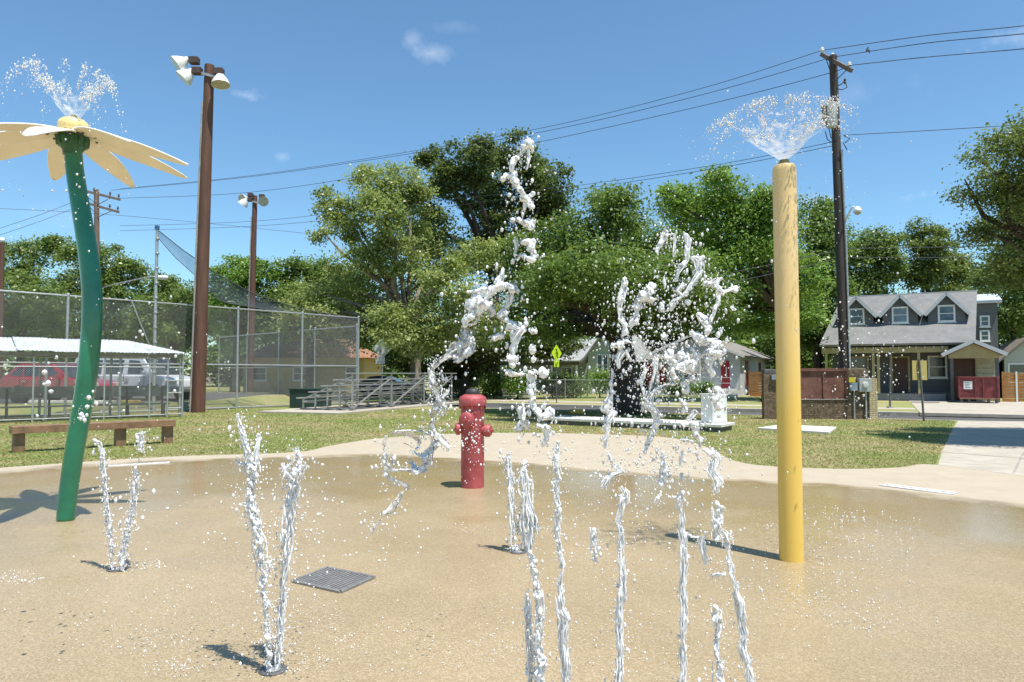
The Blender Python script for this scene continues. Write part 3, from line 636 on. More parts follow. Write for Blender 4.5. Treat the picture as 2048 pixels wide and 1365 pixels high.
# ---------------------------------------------------------------- bleachers
def bleachers():
    B0 = Vector((-6.66, 29.5, 0)); B1 = Vector((-3.25, 38.4, 0)); d = (B1 - B0).normalized(); n = Vector((-d.y, d.x, 0)); L = (B1 - B0).length
    AL = mat('dull aluminium', (.46, .46, .45), .4, .12, 6, metal=.6)
    pad = tag(MB().slab([B0 - d * 1.9 - n * .55 + Vector((0, 0, .06)), B1 + d * 1 - n * .55 + Vector((0, 0, .06)), B1 + d * 1 + n * 3.4 + Vector((0, 0, .06)), B0 - d * 1.9 + n * 3.4 + Vector((0, 0, .06))], .12).build('bleacher_pad', M['conc']), 'thin concrete slab under the aluminium bleachers', 'slab')
    t = thing('bleachers', B0 + Vector((0, 0, .06)), 'five row aluminium bleachers seen from behind beside the backstop', 'bleachers')
    Z = Vector((0, 0, 1)); hs = [1.62, 1.34, 1.08, .82, .56]
    for k, h in enumerate(hs):
        o = n * (.62 * k + .06)
        MB().beam(B0 - d * .35 + o + Z * h, B1 + d * .4 + o + Z * h, .25, .05).build('seat_plank', AL, t, bevel=.01)
        if k < 4: MB().beam(B0 - d * .3 + o + n * .33 + Z * (hs[k + 1] - .14), B1 + d * .35 + o + n * .33 + Z * (hs[k + 1] - .14), .25, .045).build('foot_plank', AL, t, bevel=.01)
    for s in range(4):
        p = B0 + d * (L * s / 3); f = thing_frame = MB()
        for k, h in enumerate(hs): f.beam(p + n * (.62 * k + .06) + Z * .09, p + n * (.62 * k + .06) + Z * (h - .03), .06, .06, d)
        f.beam(p - n * .05 + Z * .1, p + n * 2.7 + Z * .1, .06, .06); f.beam(p + n * .06 + Z * 1.5, p + n * 2.55 + Z * .5, .05, .05); f.beam(p + n * .06 + Z * .15, p + n * 1.2 + Z * .95, .04, .04)
        for k, h in enumerate(hs[:-1]): f.beam(p + n * (.62 * k + .06) + Z * (hs[k + 1] - .18), p + n * (.62 * k + .7) + Z * (hs[k + 1] - .18), .05, .05)
        f.build('frame', AL, t)
        for k in range(0, 5, 1): MB().box(p + n * (.62 * k + .06) + Z * .078, (.3, .14, .035), math.atan2(d.y, d.x)).build('foot', mat('wood sill', (.10, .075, .05), .9), t)
    for s in range(3):
        p, q = B0 + d * (L * s / 3), B0 + d * (L * (s + 1) / 3)
        MB().beam(p - n * .0 + Z * .16, q - n * .0 + Z * 1.45, .05, .05).build('cross_brace', AL, t)
        MB().beam(p + n * 1.2 + Z * .9, q + n * 1.2 + Z * .16, .04, .04).build('cross_brace', AL, t)
    c = Vector((-9.55, 33.3, 0)); rz = R(-14)
    g = thing('storage_box', c, 'dark green storage box on the grass behind the bleachers', 'box')
    GB = mat('dark green sheet metal', (.018, .045, .038), .45, .2, 4)
    MB().box(c + Z * .42, (1.7, .9, .84), rz).build('body', GB, g, bevel=.015); MB().box(c + Z * .875, (1.78, .98, .06), rz).build('lid', GB, g, bevel=.01)
bleachers()
# ================================================================== poles and wires
def flood(parent, mount, head, aim, r=.27):
    mount, head, aim = Vector(mount), Vector(head), Vector(aim).normalized()
    l = MB().lathe([(.05, r * 1.5), (.12, r * 1.48), (.14, r * 1.2), (r * .45, r * 1.12), (r * .78, r * .6), (r * .95, r * .2), (r, 0), (r * .97, .01), (r * .74, r * .58), (.1, r * 1.05)], head, -aim, 20).build('lamp', M['enamel'], parent, 'auto')
    MB().lathe([(r * .95, .015), (r * .6, .03), (0, .035)], head, -aim, 20).build('lens', M['lampin'], l, 'auto')
    MB().tube([mount, mount.lerp(head - aim * .5, .5) + Vector((0, 0, .03)), head - aim * .5], .045, 8).build('lamp_arm', M['dsteel'], parent, True)
def light_pole(px, top, Y, base_r, label, lamps, k=1.0):
    b = P(px[0], 750, Y); b.z = -.02; tp = P(px[1], top, Y)
    t = thing('light_pole', b, label, 'light pole', 'sports field light poles')
    N = 8; MB().tube([b.lerp(tp, i / N) for i in range(N + 1)], [base_r * (1 - .28 * i / N) for i in range(N + 1)], 16).build('pole', M['pole'], t, 'auto')
    MB().tube([b + Vector((-base_r - .03, -.08, .02)), b.lerp(tp, .5) + Vector((-base_r * .86 - .03, -.08, 0)), tp + Vector((-base_r * .72 - .04, -.08, -1.6))], .045, 8).build('conduit', M['gconc'], t, 'auto')
    ca = tp + Vector((-.75 * k, -.22, -.30)); cb = tp + Vector((.75 * k, -.22, -.72))
    MB().beam(ca, cb, .09, .10).build('crossarm', M['steel'], t)
    for (x, z, bx, bz, aim) in lamps:
        h = tp + Vector((x * k, -.3, z * k)); ba = tp + Vector((bx * k, -.22, bz * k))
        MB().box(ba, (.38 * k, .3 * k, .28 * k)).build('ballast', M['ballast'], t, bevel=.02)
        flood(t, ba + Vector((0, 0, -.1 * k)), h, aim, .38 * k)
    return t
light_pole((398, 419), 131, 29.3, .27, 'big brown wooden floodlight pole with three lamps by the dugout', [(-1.28, -.12, -.55, .1, (-.55, -.25, -.45)), (-.98, -.72, -.42, -.35, (-.7, -.2, -.8)), (.62, -.98, .5, -.38, (.12, -.15, -1))])
light_pole((501, 510), 392, 52, .24, 'farther floodlight pole with three lamps behind the backstop', [(-.85, -.35, -.25, 0, (-.45, -.9, -.35)), (-.8, -.75, -.3, -.35, (-.5, .1, -.7)), (.75, -.5, .6, -.1, (.1, -.95, -.35))])
def edge_pole():
    b = P(2, 750, 36); b.z = -.02; tp = P(4, 486, 36); t = thing('utility_pole', b, 'short brown pole with a white globe at the left edge', 'pole')
    MB().tube([b, tp], [.13, .11], 10).build('pole', M['pole'], t, 'auto'); MB().lathe([(.05, 0), (.13, .06), (.15, .14), (.1, .24), (0, .28)], tp, seg=12).build('globe', M['enamel'], t, True)
edge_pole()
def util_far():
    Y = 46; b = P(197, 750, Y); b.z = 0; tp = P(193, 380, Y)
    t = thing('utility_pole', b, 'far wooden utility pole with two crossarms behind the flower stem', 'utility pole', 'utility poles')
    MB().tube([b, tp], [.2, .15], 12).build('pole', M['gpole'], t, 'auto')
    for z, l, r in ((-.4, P(165, 381, Y - .4), P(241, 400, Y + .6)), (-1.1, P(168, 405, Y - .4), P(239, 425, Y + .6))):
        ca = MB().beam(l, r, .12, .14).build('crossarm', M['gpole'], t)
        for q in (.05, .3, .72, .95):
            c = l.lerp(r, q) + Vector((0, 0, .07)); MB().lathe([(.03, 0), (.03, .1), (.07, .11), (.075, .17), (.04, .2), (.055, .22), (.05, .28), (0, .29)], c, seg=10).build('insulator', M['dsteel'], ca, 'auto')
    for a, b2 in (((195, 410), (172, 392)), ((195, 410), (222, 396)), ((195, 432), (174, 408)), ((195, 435), (224, 422))): MB().cyl(P(*a, Y - .1), P(*b2, Y - .1), .025, 6).build('brace', M['dsteel'], t)
    la = thing('street_lamp', P(198, 577, Y), 'white street lamp on a long arm reaching right behind the flower stem', 'street lamp')
    MB().tube([P(197, 578, Y), P(230, 569, Y - .2), P(280, 558, Y - .5), P(305, 554, Y - .6), P(313, 554, Y - .6)], .045, 8).build('arm', M['steel'], la, True)
    MB().lathe([(.02, 0), (.12, .1), (.16, .4), (.13, .75), (0, .85)], P(311, 555, Y - .6), (1, 0, -.03), 12).build('lamp_head', M['enamel'], la, True)
util_far()
UY = 26.0
def util_right():
    b = P(1692, 750, UY); b.z = -.02; tp = P(1666, 112, UY)
    t = thing('utility_pole', b, 'dark utility pole with a slanting crossarm and transformer at the right', 'utility pole', 'utility poles')
    N = 8; MB().tube([b.lerp(tp, i / N) for i in range(N + 1)], [.2 - .06 * i / N for i in range(N + 1)], 16).build('pole', M['dpole'], t, 'auto')
    l, r = P(1643, 109, UY + .5), P(1703, 142, UY - .9)
    ca = MB().beam(l, r, .11, .14).build('crossarm', M['gpole'], t)
    for q, up in ((.02, .1), (.38, .1), (.93, .1)):
        c = l.lerp(r, q) + Vector((0, 0, .07)); MB().lathe([(.025, 0), (.025, .06), (.09, .07), (.09, .1), (.05, .13), (.07, .15), (.06, .2), (0, .21)], c, seg=12).build('insulator', M['enamel'], ca, 'auto')
    for e in (.15, .85): MB().cyl(P(1668, 165, UY - .16), l.lerp(r, e) - Vector((0, 0, .06)), .018, 6).build('brace', M['dsteel'], t)
    c = P(1664, 255, UY - .32); hh = .85
    tr = MB().lathe([(.17, 0), (.19, .03), (.19, hh), (.2, hh + .01), (.2, hh + .04), (.12, hh + .09), (0, hh + .1)], c, seg=20).build('transformer', mat('grey transformer paint', (.52, .52, .49), .4, .1, 5), t, 'auto')
    for x in (-.08, .08): MB().lathe([(.02, 0), (.045, .03), (.03, .06), (.045, .1), (.03, .13), (.04, .17), (0, .2)], c + Vector((x, 0, hh + .06)), seg=10).build('bushing', M['ballast'], tr, 'auto')
    MB().box(c + Vector((-.27, .05, .45)), (.12, .16, .75)).build('cutout_box', M['gpole'], t, bevel=.01)
    for k, (pts) in enumerate([[(1650, 262), (1655, 280), (1668, 288)], [(1658, 258), (1662, 276), (1672, 284)], [(1690, 160), (1684, 168), (1676, 172)], [(1690, 162), (1694, 175), (1684, 180), (1674, 178)], [(1688, 272), (1700, 278), (1690, 286)], [(1686, 285), (1694, 300)]]):
        MB().tube([P(x, y, UY - .3) for x, y in pts], .018, 6).build('jumper_cable', M['black'], t, True)
    MB().lathe([(.03, 0), (.05, .05), (.03, .1), (.05, .15), (.03, .2), (0, .25)], P(1690, 168, UY - .3), seg=10).build('arrester', M['ballast'], t, 'auto')
    MB().tube([P(1684, 300, UY - .2), P(1693, 500, UY - .2), P(1700, 742, UY - .22)], .035, 8).build('conduit', M['steel'], t, 'auto')
    la = thing('street_lamp', P(1690, 448, UY), 'white street lamp on a short arm fixed to the dark utility pole', 'street lamp')
    MB().tube([P(1688, 450, UY - .1), P(1697, 428, UY - .5), P(1704, 416, UY - .8), P(1708, 414, UY - .9)], .03, 8).build('arm', M['enamel'], la, True)
    MB().lathe([(.02, 0), (.09, .04), (.14, .16), (.15, .2), (.1, .24), (0, .26)], P(1714, 413, UY - 1.0), (.06, -.1, -1), 14).build('lamp_head', M['enamel'], la, True)
    MB().lathe([(.14, .19), (.09, .29), (0, .33)], P(1714, 413, UY - 1.0), (.06, -.1, -1), 14).build('lens', M['lampin'], la, True)
util_right()
CAB = mat('black cable', (.035, .037, .042), .6)
def wire(label, pts, r=.013):
    pts = [P(*p) for p in pts]
    fine = []
    for i in range(len(pts) - 1):
        p0, p1, p2, p3 = pts[max(i - 1, 0)], pts[i], pts[i + 1], pts[min(i + 2, len(pts) - 1)]
        for k in range(8):
            q = k / 8; fine.append(.5 * ((2 * p1) + (p2 - p0) * q + (2 * p0 - 5 * p1 + 4 * p2 - p3) * q * q + (3 * p1 - p0 - 3 * p2 + p3) * q ** 3))
    fine.append(pts[-1])
    tag(MB().tube(fine, r, 4, False).build('power_line', CAB, None, True), label, 'cable', 'overhead cables')
YL = 46
wire('topmost power line from the slanting crossarm to the left pole', [(1645, 101, UY + .5), (1400, 178, 30), (1100, 253, 35), (800, 307, 39.5), (500, 352, 43), (240, 378, YL + .5)])
wire('second power line just below the topmost left of the crossarm', [(1664, 115, UY), (1400, 191, 30), (1100, 261, 35), (800, 311, 39.5), (500, 354, 43), (222, 381, YL + .3)])
wire('third power line leaving the lower end of the slanting crossarm leftwards', [(1702, 131, UY - .9), (1640, 152, UY + .3), (1400, 213, 30), (1100, 280, 35), (800, 340, 39.5), (500, 385, 43), (240, 397, YL + .6)])
wire('topmost power line running off to the right above the pole', [(1645, 101, UY + .5), (1850, 72, 23), (2048, 52, 20.5), (2300, 20, 18)])
wire('middle power line running off to the right with a small spacer', [(1664, 115, UY), (1850, 87, 23), (2048, 68, 20.5), (2300, 40, 18)])
wire('lower power line running off to the right from the crossarm tip', [(1702, 131, UY - .9), (1850, 115, 23), (2048, 98, 20.5), (2300, 72, 18)])
wire('single line to the right below the transformer', [(1685, 271, UY), (1850, 262, 24), (2048, 250, 22), (2300, 238, 20)], .011)
wire('upper service cable left of the transformer passing behind the trees', [(1672, 283, UY), (1450, 327, 31), (1150, 372, 38), (800, 410, 44), (520, 442, 48), (240, 452, 52)], .012)
wire('lower service cable left of the transformer passing behind the trees', [(1676, 290, UY), (1450, 334, 31), (1150, 380, 38), (800, 425, 44), (520, 452, 48), (240, 462, 52)], .012)
wire('upper telephone cable low on the pole running right', [(1690, 498, UY), (1800, 496, 27), (1920, 494, 28), (2060, 490, 29)], .015)
wire('lower telephone cable low on the pole running right', [(1690, 515, UY), (1800, 516, 27), (1920, 515, 28), (2060, 512, 29)], .015)
wire('upper telephone cable low on the pole running left', [(1690, 498, UY), (1560, 526, 26), (1380, 562, 26)], .012)
wire('lower telephone cable low on the pole running left', [(1690, 515, UY), (1560, 545, 26), (1380, 582, 26)], .012)
wire('thin sagging line crossing the big floodlight pole', [(-60, 415, 40), (150, 425, 42), (340, 440, 44), (640, 470, 50)], .011)
wire('upper line at far left rising to the far utility pole', [(-40, 470, 40), (80, 430, 43), (170, 395, 45.6)], .013)
wire('lower line at far left rising to the far utility pole', [(-40, 484, 40), (80, 443, 43), (170, 408, 45.6)], .013)
wire('pale line in front of the trees right of the backstop', [(717, 641, 37), (790, 617, 36), (890, 612, 35)], .009)
def damper():
    t = thing('line_spacer', P(1736, 102, 24.8), 'small line spacer hanging on the middle cable right of the pole', 'spacer')
    for k, (dx, dz) in enumerate(((-.05, 0), (.05, -.04), (0, .06))): MB().cyl(P(1736, 102, 24.8) + Vector((dx, 0, dz - .05)), P(1736, 102, 24.8) + Vector((dx, 0, dz + .08)), .02, 6).build('weight', M['ballast'], t)
    MB().cyl(P(1732, 101, 24.8), P(1740, 103, 24.8), .015, 6).build('bar', M['ballast'], t)
damper()

# ================================================================== signs
def sign_post(name, label, px, py, Y, parts, lean=0, h=2.9, r=.03):
    b = P(px, 750, Y); b.z = -.02
    t = thing(name, b, label, 'sign'); MB().cyl(b, b + Vector((lean, 0, h)), r, 8).build('post', M['dsteel'] if name != 'street_sign' else M['steel'], t, 'auto')
    return t
def diamond(c, half, th, rz):
    X = Vector((math.cos(rz), math.sin(rz), 0)); Z = Vector((0, 0, 1)); n = Vector((X.y, -X.x, 0)); m = MB()
    ring = []
    for k in range(4):
        a = math.pi / 2 * k; cpt = (X * math.cos(a) + Z * math.sin(a)) * half
        for s in (-.07, .07): ring.append(c + (X * math.cos(a + s) + Z * math.sin(a + s)) * half * .97)
    v = [p + n * th / 2 for p in ring] + [p - n * th / 2 for p in ring]; N = 8
    m.add(v, [tuple(range(N)), tuple(range(N, 2 * N))[::-1]] + [(i, N + i, N + (i + 1) % N, (i + 1) % N) for i in range(N)]); return m
def crossing():
    LIME = mat('fluorescent yellow green sheeting', (.50, .72, .02), .4, .05, 5); BK = mat('black sign print', (.01, .01, .01), .6)
    Y = 38.6; t = sign_post('crossing_sign', 'bright yellow green pedestrian crossing diamond across the street', 1113, 790, Y, None, h=3.55)
    rz = R(50); X = Vector((math.cos(rz), math.sin(rz), 0)); n = Vector((X.y, -X.x, 0)); Z = Vector((0, 0, 1))
    c = P(1113, 707, Y); c.y -= .06; d = diamond(c, .47, .01, rz).build('diamond', LIME, t)
    f = n * .012
    def strip(a, b, w): return ([c + f + X * a[0] + Z * a[1]], [c + f + X * b[0] + Z * b[1]], w)
    m = MB()
    for a, b, w in [((0, .12), (.0, -.05), .10), ((0, -.04), (.10, -.27), .055), ((0, -.04), (-.09, -.27), .055), ((0, .10), (.12, -.04), .04), ((0, .10), (-.11, -.02), .04)]:
        m.beam(c + f + X * a[0] + Z * a[1], c + f + X * b[0] + Z * b[1], .004, w, n)
    m.lathe([(0, 0), (.05, 0), (.05, .003), (0, .003)], c + f + Z * .19, n, 12); m.build('walking_figure', BK, d)
    c2 = P(1113, 728, Y); c2.y -= .06; pl = MB().box(c2, (.46, .01, .36), rz).build('plaque', LIME, t); m = MB()
    m.beam(c2 + f + X * .12 + Z * .11, c2 + f - X * .10 - Z * .10, .004, .05, n); m.beam(c2 + f - X * .11 - Z * .12, c2 + f + X * .03 - Z * .12, .004, .045, n); m.beam(c2 + f - X * .11 - Z * .12, c2 + f - X * .11 + Z * .03, .004, .045, n); m.build('arrow', BK, pl)
crossing()
def back_sign():
    AL = mat('bare sign back', (.40, .41, .40), .5, .1, 5); Y = 38.5
    t = sign_post('street_sign', 'grey back of a diamond road sign beside the backstop', 763, 780, Y, None, lean=.1, h=3.9)
    diamond(P(765, 697, Y) + Vector((0, -.07, 0)), .53, .01, R(14)).build('diamond', AL, t)
    MB().box(P(761, 721, Y) + Vector((0, -.07, 0)), (.5, .01, .38), R(14)).build('plaque', AL, t)
back_sign()
def yellow_sign():
    Y = 24.4; b = G(1848, 843); t = thing('notice_sign', b, 'plain yellowish sign board on a leaning post before the grey house', 'sign')
    Y = b.y; top = P(1838, 719, Y); MB().cyl(b, top, .035, 8).build('post', M['dsteel'], t, 'auto')
    MB().box(P(1841, 741, Y) + Vector((0, .055, 0)), (.52, .012, .66), R(4)).build('board', mat('faded yellow board', (.46, .38, .13), .6, .12, 4), t)
yellow_sign()
def plain_post():
    b = G(1780, 816); t = thing('marker_post', b, 'thin dark metal post standing in front of the grey house porch', 'post')
    MB().cyl(b, P(1781, 702, b.y), .045, 8).build('post', M['dsteel'], t, 'auto'); MB().box(b + Vector((0, 0, .03)), (.22, .22, .06)).build('foot', M['gconc'], t)
plain_post()

# ================================================================== brick enclosure
def brick_wall():
    Y = 24.9; xl, xr = P(1527, 750, Y).x, P(1752, 750, Y).x
    t = thing('brick_enclosure', Vector(((xl + xr) / 2, Y + .3, 0)), 'dark brick enclosure with a rusty steel panel below the utility pole', 'enclosure')
    MORT = mat('mortar', (.20, .17, .13), .9, .2, 8); BR = mat('dark brown brick', (.115, .075, .045), .85, .5, 9, .3, 40, c2=(.23, .165, .105)); TAN = mat('tan and sunlit brick', (.46, .38, .24), .85, .22, 9, .3, 40)
    def bricks(x0, x1, y0, y1, z0, z1, m, nm='bricks'):
        MB().b2(x0 + .012, x1 - .012, y0 + .012, y1 - .012, z0, z1 - .004).build('mortar_core', MORT, t)
        b = MB(); h = .075; r = 0; z = z0
        while z < z1 - .02:
            hh = min(h - .01, z1 - z); x = x0 - (.11 if r % 2 else 0)
            while x < x1 - .01:
                a, e = max(x, x0), min(x + .21, x1)
                if e - a > .03: b.b2(a, e, y0 - random.uniform(0, .006), y1 + .003, z, z + hh)
                x += .22
            z += h; r += 1
        o = b.build('brickwork', m, t); o['kind'] = 'stuff'
    z = lambda py: P(1640, py, Y).z
    x = lambda px: P(px, 750, Y).x
    bricks(x(1527), x(1603), Y, Y + .22, -.02, z(748), BR)
    bricks(x(1603) + .003, x(1692), Y + .03, Y + .25, -.02, z(799), BR)
    bricks(x(1692) + .003, x(1736), Y + .01, Y + .23, -.02, z(738), BR)
    bricks(x(1698), x(1738), Y + .26, Y + .5, z(800), z(737), TAN)
    bricks(x(1736) + .003, x(1752), Y - .06, Y + 1.6, -.02, z(757), TAN)  # paler brick on this pillar paints in its sunlit side
    RUST = mat('rusty steel', (.13, .05, .035), .8, .35, 3, .3, 20, c2=(.22, .10, .075))
    MB().b2(x(1600), x(1694), Y + .04, Y + .07, z(800) + .03, z(743)).build('rusty_panel', RUST, t)
    MB().b2(x(1600), x(1694), Y - .01, Y + .26, z(800), z(800) + .028).build('ledge', M['gconc'], t)
    MB().b2(x(1598), x(1696), Y - .02, Y + .2, z(743) + .004, z(737)).build('cap_rail', RUST, t)
    for p in (1602, 1647, 1692): MB().b2(x(p) - .025, x(p) + .025, Y - .0, Y + .035, z(799) + .032, z(744)).build('panel_stile', RUST, t)
    # electrics
    GB = mat('grey electrical paint', (.36, .38, .38), .45, .1, 5)
    m = thing('meter_box', Vector((x(1727), Y, z(784))), 'grey electric meter box with round dial on the brick enclosure', 'meter box')
    MB().b2(x(1714), x(1739), Y - .17, Y - .005, z(784), z(757)).build('box', GB, m, bevel=.012)
    MB().lathe([(.105, 0), (.105, .05), (.09, .07), (.0, .075)], (x(1725), Y - .17, z(770)), (0, -1, 0), 20).build('dial', mat('meter glass', (.5, .52, .5), .15), m, 'auto')
    MB().cyl((x(1729), Y - .06, 0), (x(1729), Y - .06, z(784)), .03, 8).build('conduit', GB, m, 'auto')
    s = thing('switch_box', Vector((x(1704), Y, z(782))), 'small blue grey switch box under a yellow warning label', 'switch box')
    MB().b2(x(1697), x(1711), Y - .14, Y - .005, z(782), z(766)).build('box', mat('blue grey paint', (.22, .27, .33), .45), s, bevel=.01)
    MB().b2(x(1697), x(1710), Y - .02, Y - .004, z(765), z(755)).build('warning_label', mat('yellow label', (.55, .45, .03), .5), s)
    MB().cyl((x(1706), Y - .05, 0), (x(1706), Y - .05, z(782)), .022, 8).build('conduit', GB, s, 'auto')
    k = thing('control_unit', Vector((x(1540), Y + .15, z(748))), 'dark control unit on top of the left end of the brick enclosure', 'control unit')
    MB().b2(x(1529), x(1556), Y + .0, Y + .3, z(748) + .003, z(739)).build('housing', M['dsteel'], k, bevel=.02)
    MB().b2(x(1541), x(1556), Y - .12, Y - .003, z(760), z(750)).build('bracket', mat('blue grey paint', (.22, .27, .33), .45), k, bevel=.01)
brick_wall()

# ================================================================== houses
GLASS = glass_mat('dark window glass'); SKYG = glass_mat('sky lit window glass', (.10, .14, .19))
def window(t, u0, u1, z0, z1, v, fr=M['white'], glass=GLASS, fw=.1, f=W, bars=1):
    """window facing the street: frame, sill and panes, v is the wall face"""
    w = MB(f); w.b2(u0, u0 + fw, v - .06, v - .003, z0, z1); w.b2(u1 - fw, u1, v - .06, v - .003, z0, z1); w.b2(u0 + fw, u1 - fw, v - .06, v - .003, z1 - fw, z1); w.b2(u0 + fw, u1 - fw, v - .06, v - .003, z0, z0 + fw)
    o = w.build('window', fr, t)
    zm = (z0 + z1) / 2
    MB(f).b2(u0 + fw, u1 - fw, v - .03, v - .004, zm + .02, z1 - fw).build('pane', glass, o); MB(f).b2(u0 + fw, u1 - fw, v - .03, v - .004, z0 + fw, zm - .02).build('pane', glass, o)
    MB(f).b2(u0 + fw, u1 - fw, v - .05, v - .004, zm - .02, zm + .02).build('meeting_rail', fr, o)
    MB(f).b2(u0 - .05, u1 + .05, v - .10, v - .003, z0 - .05, z0 - .003).build('sill', fr, o)
    return o
def gable_prism(m, u0, u1, zb, ze, za, v0, v1):
    um = (u0 + u1) / 2; a = [(u0, v0, zb), (u1, v0, zb), (u1, v0, ze), (um, v0, za), (u0, v0, ze)]; b = [(p[0], v1, p[2]) for p in a]
    m.add(a + b, [(0, 1, 2, 3, 4), (9, 8, 7, 6, 5)] + [(i, 5 + i, 5 + (i + 1) % 5, (i + 1) % 5) for i in range(5)])
def roof_slab(m, a, b, c, d, th):
    a, b, c, d = map(Vector, (a, b, c, d)); n = (b - a).cross(d - a).normalized() * th
    if n.z < 0: n = -n
    v = [a, b, c, d, a + n, b + n, c + n, d + n]; m.add(v, [(3, 2, 1, 0), (4, 5, 6, 7), (0, 1, 5, 4), (1, 2, 6, 5), (2, 3, 7, 6), (3, 0, 4, 7)])
def shingles(name, c): return mat(name, c, .9, .16, 1.6, .5, 26, detail=8)
def grey_house():
    GW = mat('dark grey siding', (.13, .132, .138), .8, .12, 3, .25, 20, stretch=(.2, .2, 6)); SH = shingles('grey shingles', (.19, .19, .185)); TRIM = mat('pale grey trim', (.48, .50, .53), .6, .06, 4); OL = mat('olive tan boards', (.38, .32, .16), .7, .12, 3); BRD = mat('brown door', (.09, .04, .025), .5, .2, 4)
    root = W(.8, 50, -.02); t = thing('grey_house', root, 'grey two storey house with three roof dormers and a porch', 'house')
    uL, uR, ve, ze, vr, zr = -3.55, 4.6, 47.5, 3.28, 53.0, 6.72
    MB(W).b2(-3.0, 4.7, 50.2, 58.5, .45, 3.35).build('wall', GW, t)
    MB(W).b2(-3.2, 3.1, 47.9, 50.19, -.02, .42).build('porch_floor', mat('grey painted boards', (.20, .21, .23), .7), t)
    MB(W).b2(-3.05, 5.05, 50.21, 58.4, -.02, .449).build('foundation', M['gconc'], t)
    r = MB(W); roof_slab(r, (uL, ve, ze), (uR, ve, ze), (5.3, vr, zr), (-2.5, vr, zr), .14); roof_slab(r, (-2.5, vr, zr), (5.3, vr, zr), (5.2, 58.7, 3.3), (-3.2, 58.7, 3.3), .14)
    r.build('roof', SH, t)
    MB(W).beam((-2.55, vr, zr + .16), (5.35, vr, zr + .16), .16, .05).build('ridge_cap', TRIM, t)
    MB(W).add([(4.78, 50.3, 3.3), (4.78, 58.4, 3.3), (4.98, 53, 6.6), (4.68, 50.3, 3.3), (4.68, 58.4, 3.3), (4.88, 53, 6.6)], [(0, 1, 2), (5, 4, 3), (0, 3, 4, 1), (1, 4, 5, 2), (2, 5, 3, 0)]).build('gable_wall', GW, t)
    MB(W).b2(uL + .1, 3.3, ve + .25, ve + .40, 2.86, 3.2).build('porch_beam', OL, t)
    MB(W).b2(uL + .15, 3.3, ve + .42, 50.1, 3.16, 3.2).build('porch_ceiling', OL, t)
    for u in np.linspace(uL + .3, 3.0, 15): MB(W).b2(u - .035, u + .035, ve + .03, ve + .24, 3.08, 3.2).build('rafter_tail', TRIM, t)
    for px in (1653, 1747, 1757, 1838):
        u = S(px, 740, ve + .33)[0]; MB(W).b2(u - .07, u + .07, ve + .26, ve + .40, .42, 2.86).build('porch_post', OL, t)
    u0, u1 = S(1786, 750, 50.2)[0], S(1816, 750, 50.2)[0]; d = MB(W).b2(u0, u1, 50.13, 50.197, .45, 2.6).build('door', BRD, t); MB(W).b2(u1 - .12, u1 - .06, 50.08, 50.13, 1.4, 1.5).build('handle', M['steel'], d)
    fr = MB(W); fr.b2(u0 - .12, u0 - .003, 50.1, 50.197, .45, 2.7); fr.b2(u1 + .003, u1 + .12, 50.1, 50.197, .45, 2.7); fr.b2(u0 - .003, u1 + .003, 50.1, 50.197, 2.603, 2.7); fr.build('door_frame', OL, t)
    a, b = S(1855, 712, 50.2), S(1895, 757, 50.2); window(t, a[0], b[0], b[1], a[1], 50.2)
    a, b = S(1700, 713, 50.2), S(1738, 752, 50.2); window(t, a[0], b[0], b[1], a[1], 50.2, fr=OL)
    for k, pc in enumerate((1713, 1800, 1893)):
        uc = S(pc, 630, 49.5)[0]; hw = .95; vd = 49.5; zb = 4.55; zs = 5.35; za = 6.42
        D = MB(W); gable_prism(D, uc - hw, uc + hw, zb - .6, zs, za - .12, vd, 53.2); dm = D.build('dormer', GW, t)
        rr = MB(W); ov = .2; sl_ = (za - zs) / hw
        roof_slab(rr, (uc - hw - ov, vd - .3, zs - ov * sl_), (uc, vd - .3, za), (uc, 53.1, za), (uc - hw - ov, 53.1, zs - ov * sl_), .09); roof_slab(rr, (uc + hw + ov, vd - .3, zs - ov * sl_), (uc, vd - .3, za), (uc, 53.1, za), (uc + hw + ov, 53.1, zs - ov * sl_), .09)
        rr.build('dormer_roof', SH, dm)
        fb = MB(W)
        for sg in (-1, 1): fb.beam((uc + sg * (hw + ov), vd - .325, zs - ov * sl_ + .02), (uc, vd - .325, za + .03), .045, .2)
        fb.build('bargeboard', TRIM, dm)
        window(dm, uc - .45, uc + .45, 4.72, 5.75, vd, glass=SKYG if k else GLASS)
    # rear wing
    a, b = S(1955, 606, 56)[0], S(1994, 606, 56)[0]; zt = S(1975, 607, 56)[1]
    MB(W).b2(5.3, b, 56, 60, -.02, zt).build('rear_wing', GW, t)
    MB(W).b2(5.2, b + .25, 55.7, 60.3, zt + .003, zt + .12).build('wing_eave', TRIM, t)
    rr = MB(W); roof_slab(rr, (5.2, 55.7, zt + .12), (b + .25, 55.7, zt + .12), (b + .25, 58, zt + .75), (5.2, 58, zt + .75), .06); rr.build('wing_roof', mat('pale metal roof', (.55, .62, .70), .35, .1, 4), t)
    for y0, y1 in ((632, 654), (661, 683)):
        p, q = S(1959, y0, 56), S(1980, y1, 56); window(t, p[0], q[0], q[1], p[1], 56)
    # carport gable
    v = 47.0; uA, uB = S(1887, 707, v)[0], S(2010, 707, v)[0]; zE = S(1950, 709, v)[1]; zA = S(1945, 684, v)[1]
    c = MB(W); gable_prism(c, uA + .25, uB - .25, zE - .22, zE, zA - .1, v + .15, v + .4); c.build('carport_gable', OL, t)
    rr = MB(W); um = (uA + uB) / 2
    roof_slab(rr, (uA - .05, v - .1, zE - .05), (um, v - .1, zA), (um, 50.1, zA), (uA - .05, 50.1, zE - .05), .1); roof_slab(rr, (uB + .05, v - .1, zE - .05), (um, v - .1, zA), (um, 50.1, zA), (uB + .05, 50.1, zE - .05), .1); rr.build('carport_roof', SH, t)
